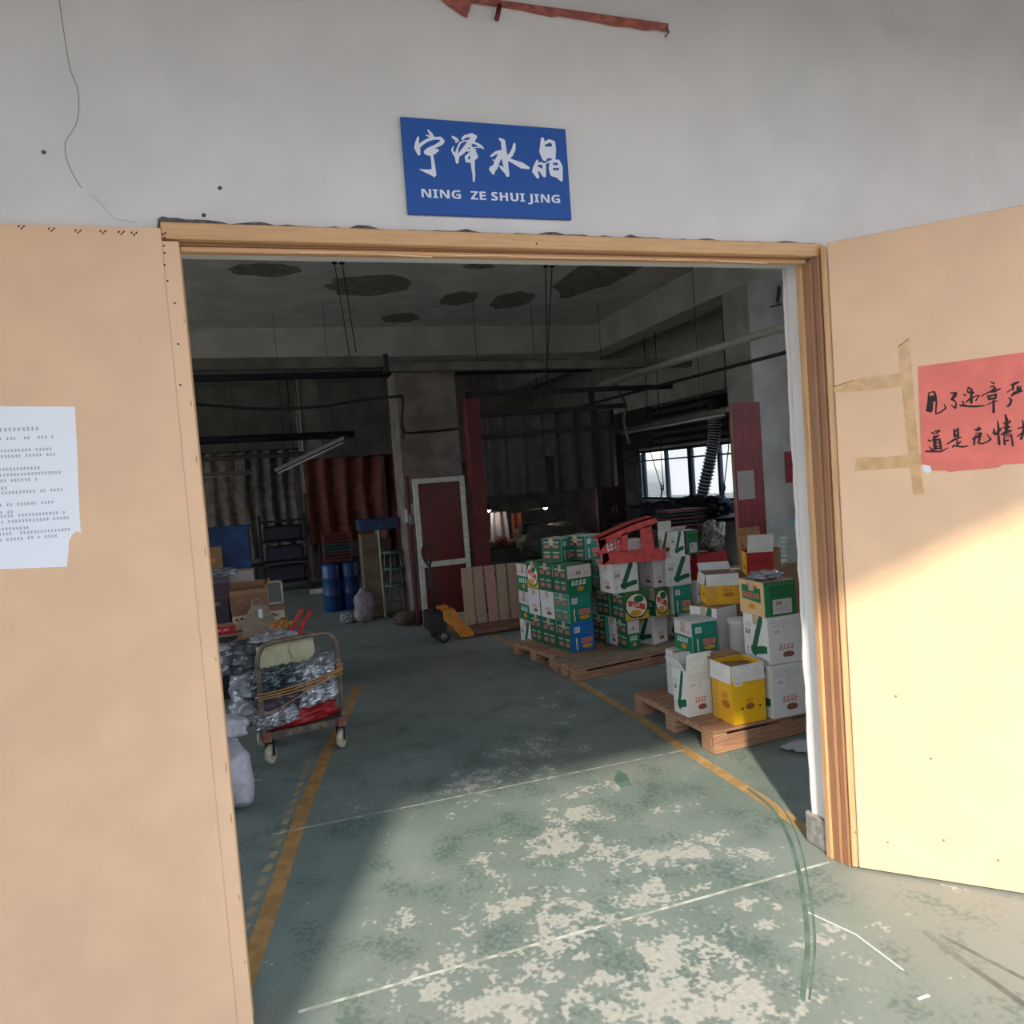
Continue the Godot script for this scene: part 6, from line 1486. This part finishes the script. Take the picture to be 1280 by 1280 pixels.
# ================================================================ window side
func build_right_side() -> void:
	# window
	var w := thing("window_1", "long window with dark steel bars in the right wall", "", Vector3(6.1, 0, 0), 0.0, "", "structure")
	var fm := plain(rgb(40, 58, 66), .5, .3)
	for y in [1.02, 1.84]: put("rail", boxm(Vector3(.06, .05, 4.3)), fm, w, Vector3(0, y, -10.35))
	var zs := [-12.48, -11.6, -10.8, -10.05, -9.25, -8.22]
	for i in zs.size(): put("mullion", boxm(Vector3(.06, .8, .1 if i == 3 else .055)), fm, w, Vector3(0, 1.43, zs[i]))
	put("bar", boxm(Vector3(.03, .025, 4.26)), fm, w, Vector3(-.02, 1.68, -10.35))
	var glass := plain(Color(.82, .9, .95, .12), .02)
	glass.transparency = BaseMaterial3D.TRANSPARENCY_ALPHA
	var dimming_glass := plain(Color(.5, .6, .74, .34), .05)  # blue tint put in to dim the over-bright view
	dimming_glass.transparency = BaseMaterial3D.TRANSPARENCY_ALPHA
	var frosted := plain(rgb(180, 178, 176), .9)
	frosted.backlight_enabled = true
	frosted.backlight = Color(.6, .6, .6)
	for i in zs.size() - 1:
		put("pane", boxm(Vector3(.006, .76, absf(zs[i] - zs[i + 1]) - .06), .001), frosted if i == 0 else dimming_glass, w, Vector3(.0, 1.43, (zs[i] + zs[i + 1]) / 2))
	for q in [["window_2", "unseen long steel window added in the left wall to brighten inside", -5.1, -11.6, -2.8, 7, .9], ["window_3", "unseen steel window added in the right wall near the door for light", 6.1, -6.4, -3.0, 3, 1.0]]:  # side windows out of view, added to brighten the interior
		var w2 := thing(q[0], q[1], "", Vector3(q[2], 0, 0), 0.0, "", "structure")
		var mid: float = (q[3] + q[4]) / 2
		for y in [q[6] + .025, 3.475]: put("rail", boxm(Vector3(.06, .05, q[4] - q[3])), fm, w2, Vector3(0, y, mid))
		for i in q[5] + 1: put("mullion", boxm(Vector3(.06, 3.45 - q[6] - .02, .05)), fm, w2, Vector3(0, (3.5 + q[6]) / 2, lerpf(q[3] + .03, q[4] - .03, float(i) / q[5])))
		for i in q[5]: put("pane", boxm(Vector3(.006, 3.45 - q[6] - .02, (q[4] - q[3]) / q[5] - .06), .001), glass, w2, Vector3(0, (3.5 + q[6]) / 2, lerpf(q[3], q[4], (i + .5) / q[5])))
	# buildings seen through it
	var hb := thing("far_building", "white building with a round column outside the window", "building", Vector3(26, 0, -34), 0.6)
	var wm := plain(rgb(226, 228, 232), .8)
	put("block", boxm(Vector3(14, 3.2, 6)), wm, hb, Vector3(0, 1.6, 0))
	put("roof", boxm(Vector3(14.6, .3, 6.6)), wm, hb, Vector3(0, 3.3, 0))
	for k in 5: put("window", boxm(Vector3(1.4, 1.2, .1)), plain(rgb(120, 140, 160), .3), hb, Vector3(-5.2 + 2.6 * k, 1.7, 3.02))
	var hg := thing("outside_tree", "leafy green tree beyond the right end of window", "tree", Vector3(15.5, 0, -16.4))
	put("trunk", tubem([Vector3(0, 0, 0), Vector3(.05, .8, 0)], .12, 8), mats.cardboard, hg)
	put("crown", blob(Vector3(1.5, .6, 1.5), 200, .35, 3.0, .0, 60, 36), mottled(rgb(84, 104, 66), rgb(52, 74, 42), 3.0, .9, 201), hg, Vector3(0, .35, 0))

	# rolled slatted shutter above the window
	var sh := thing("slatted_shutter", "dark horizontal slatted shutter above the window", "shutter", Vector3(5.9, 0, -9.6))
	for k in 12: put("slat", boxm(Vector3(.03, .045, 2.4), .004), mats.dark_steel if k % 2 == 0 else mats.grey_steel, sh, Vector3(0, 1.92 + .058 * k, 0), Vector3(0, 0, .5))
	put("upright", boxm(Vector3(.05, .85, .05)), mats.dark_steel, sh, Vector3(.04, 2.25, 1.2))
	var ib := put("notice_board", boxm(Vector3(.05, .7, 1.5)), mottled(rgb(62, 52, 50), rgb(52, 44, 42), 1.0, .7, 202), self, Vector3(5.96, 2.24, -11.6))
	tag(ib, "brown board above the left end of the window", "board")

	# corrugated extraction hose
	var hs := thing("extraction_hose", "corrugated flexible hose hanging in front of the window", "hose")
	var pts := curve([Vector3(5.621, 2.197, -8.6), Vector3(5.602, 1.926, -8.6), Vector3(5.518, 1.606, -8.6), Vector3(5.393, 1.235, -8.6), Vector3(5.296, 0.916, -8.6)], 8)
	put("liner", tubem(pts, .068, 14), mats.dark_steel, hs)
	var st := begin(true)
	var prev: Vector3 = pts[0]
	for i in pts.size() - 1:
		for h in 1:
			var p: Vector3 = pts[i]
			var dir: Vector3 = (pts[i + 1] - pts[i]).normalized()
			var sx := dir.cross(Vector3(0, 0, 1)).normalized()
			var sy := dir.cross(sx)
			var ring := []
			for k in 16: ring.append(p + (sx * cos(TAU * k / 16) + sy * sin(TAU * k / 16)) * .08)
			tube(st, ring, .009, 5, true)
	put("corrugation", done(st), plain(rgb(196, 198, 204), .4, .1), hs)
	put("elbow", tubem(curve([pts[0], pts[0] + Vector3(0, .12, 0), pts[0] + Vector3(.12, .22, 0), Vector3(6.0, pts[0].y + .24, pts[0].z)]), .08, 12), mats.dark_steel, hs)

	# hanging cords with tied loops
	for q in [[Vector3(5.4, 1.861, -10.069), Vector3(5.4, 1.216, -9.753), "cord with tied loop hanging before the window's second pane", true], [Vector3(5.4, 1.841, -9.721), Vector3(5.4, 1.216, -9.704), "second cord hanging beside the tied loop cord", false], [Vector3(5.4, 1.74, -7.984), Vector3(5.4, 1.211, -8.144), "tied dark strap hanging at the window's right end", true]]:
		var a: Vector3 = q[0]
		var b: Vector3 = q[1]
		var co := thing("tied_rope", q[2], "cord")
		put("cord", tubem([Vector3(a.x, 3.55, a.z + .05), a, b], .007, 5), mats.black, co)
		var ring := []
		for k in 10: ring.append(b + Vector3(0, .03 + .045 * sin(TAU * k / 10), .035 * cos(TAU * k / 10)))
		if q[3]: put("loop", tubem(ring, .009, 5, true), mats.black, co)
		if q[3]: put("tail", tubem([b, b + Vector3(0, -.12, -.05)], .012, 5), mats.black, co)

	# bent white pipe left of the window
	var bp := thing("bent_conduit", "pale bent conduit dropping from the ceiling pipe left of window", "conduit")
	put("pipe", tubem(curve([Vector3(4.32, 2.74, -8.9), Vector3(4.36, 2.4, -8.7), Vector3(4.30, 2.2, -8.66), Vector3(4.36, 1.9, -8.66)], 6), .022, 8), mats.grey_steel, bp)
	put("cable", tubem(curve([Vector3(6.0, 1.72, -12.3), Vector3(5.2, 1.72, -10.6), Vector3(4.5, 1.74, -8.72), Vector3(4.43, 1.62, -8.66), Vector3(4.42, 1.3, -8.66), Vector3(4.5, 1.05, -8.66)], 6), .011, 6), mats.black, bp)
	put("pendant_switch", boxm(Vector3(.04, .12, .04), .008), mats.white_paint, bp, Vector3(4.5, 1.0, -8.66))

	# dark covered heap under the window
	var heap := [[4.5, .856, -8.35, .32, .13, .28, rgb(40, 46, 60), "dark blue tarpaulin heap under the window's left half"], [5.15, .856, -8.5, .31, .14, .3, rgb(34, 38, 48), "navy cloth heap under the window's middle"], [5.64, .856, -8.72, .17, .12, .17, rgb(60, 84, 130), "blue cloth bunched under the extraction hose"]]
	var tbl := thing("packing_table", "long dark packing table under the window", "table", Vector3(5.0, 0, -8.5))
	put("top", boxm(Vector3(1.7, .05, .9), .005), mats.dark_steel, tbl, Vector3(0, .83, 0))
	for x in [-.75, .75]:
		for z in [-.38, .38]: put("leg", boxm(Vector3(.05, .805, .05)), mats.dark_steel, tbl, Vector3(x, .4025, z))
	for q in heap: single("cloth_heap", blob(Vector3(q[3], q[4], q[5]), 210 + int(q[0] * 10), .3, 1.6, .2), mottled(q[6], q[6].darkened(.3), 2.0, .7, 211), q[7], "cloth", Vector3(q[0], q[1], q[2]))
	# stack of dark slats right of the printed bag
	var sl := thing("slat_stack", "stack of thin dark slats left of the tall red board", "stack", Vector3(4.3, 0, -7.4))
	for k in 9: put("slat", boxm(Vector3(.5, .022, .3), .003), mats.dark_steel if k % 2 else mats.dark_red, sl, Vector3(.01 * (k % 3), .72 + .042 * k, 0))
	put("stand", boxm(Vector3(.46, .7, .28), .01), mats.black, sl, Vector3(0, .35, 0))
	put("spacer", boxm(Vector3(.02, .38, .25)), mats.black, sl, Vector3(0, .88, 0))

	# tall red board with a taped paper
	var rb := thing("red_board", "tall dark red board standing in front of the right column", "board", Vector3(4.965, 0, -6.98), 0.0)
	put("board", boxm(Vector3(.37, 2.22, .03), .004), mottled(rgb(136, 24, 32), rgb(116, 18, 26), 1.5, .5, 220, 0.0, Vector3(3, .3, 3)), rb, Vector3(0, 1.11, 0))
	put("edge_strip", boxm(Vector3(.02, 2.22, .034), .003), mats.wood0, rb, Vector3(-.195, 1.11, 0))
	single("pasted_paper", boxm(Vector3(.22, .32, .002), .0005), plain(rgb(168, 156, 150), .8), "grey white paper pasted on the tall red board", "paper", Vector3(4.906, 1.299, -6.96))
	var c3 := put("column", boxm(Vector3(.7, 4.0, .5), .01), mats.plaster_in, self, Vector3(5.46, 2.0, -7.27))
	tag(c3, "grey plaster column beside the tall red board", "", "", "structure")
	put("stain", boxm(Vector3(.16, .02, .004), .001), mats.stain, c3, Vector3(.02, 1.3, .25), Vector3(0, 0, .2))
	put("stain", boxm(Vector3(.05, .2, .004), .001), mats.stain, c3, Vector3(.06, 1.42, .25), Vector3(0, 0, -.2))
	single("red_notice", boxm(Vector3(.26, .36, .002), .0005), mottled(rgb(170, 40, 50), rgb(150, 32, 42), 2.0, .6, 221), "red paper notice on the grey right column", "notice", Vector3(5.609, 1.459, -7.01))
	# clear water bottle on the top right cartons
	var jar := thing("water_bottle", "large pale green water bottle on the top right cartons", "bottle", Vector3(3.543, .8, -4.5))
	var pm := plain(Color(.7, .8, .78, .3), .15)
	pm.transparency = BaseMaterial3D.TRANSPARENCY_ALPHA
	st = begin(true)
	var prof := [Vector2(0, 0), Vector2(.1, 0), Vector2(.11, .015)]
	for k in 5: prof.append_array([Vector2(.11, .03 + .034 * k), Vector2(.104, .04 + .034 * k), Vector2(.11, .05 + .034 * k)])
	prof.append_array([Vector2(.1, .22), Vector2(.05, .25), Vector2(.03, .27), Vector2(.03, .3)])
	lathe(st, prof, 24)
	put("body", done(st), pm, jar)
	st = begin(true)
	lathe(st, [Vector2(.033, .29), Vector2(.033, .32), Vector2(0, .322)], 14)
	put("cap", done(st), plain(rgb(120, 160, 170), .5), jar)
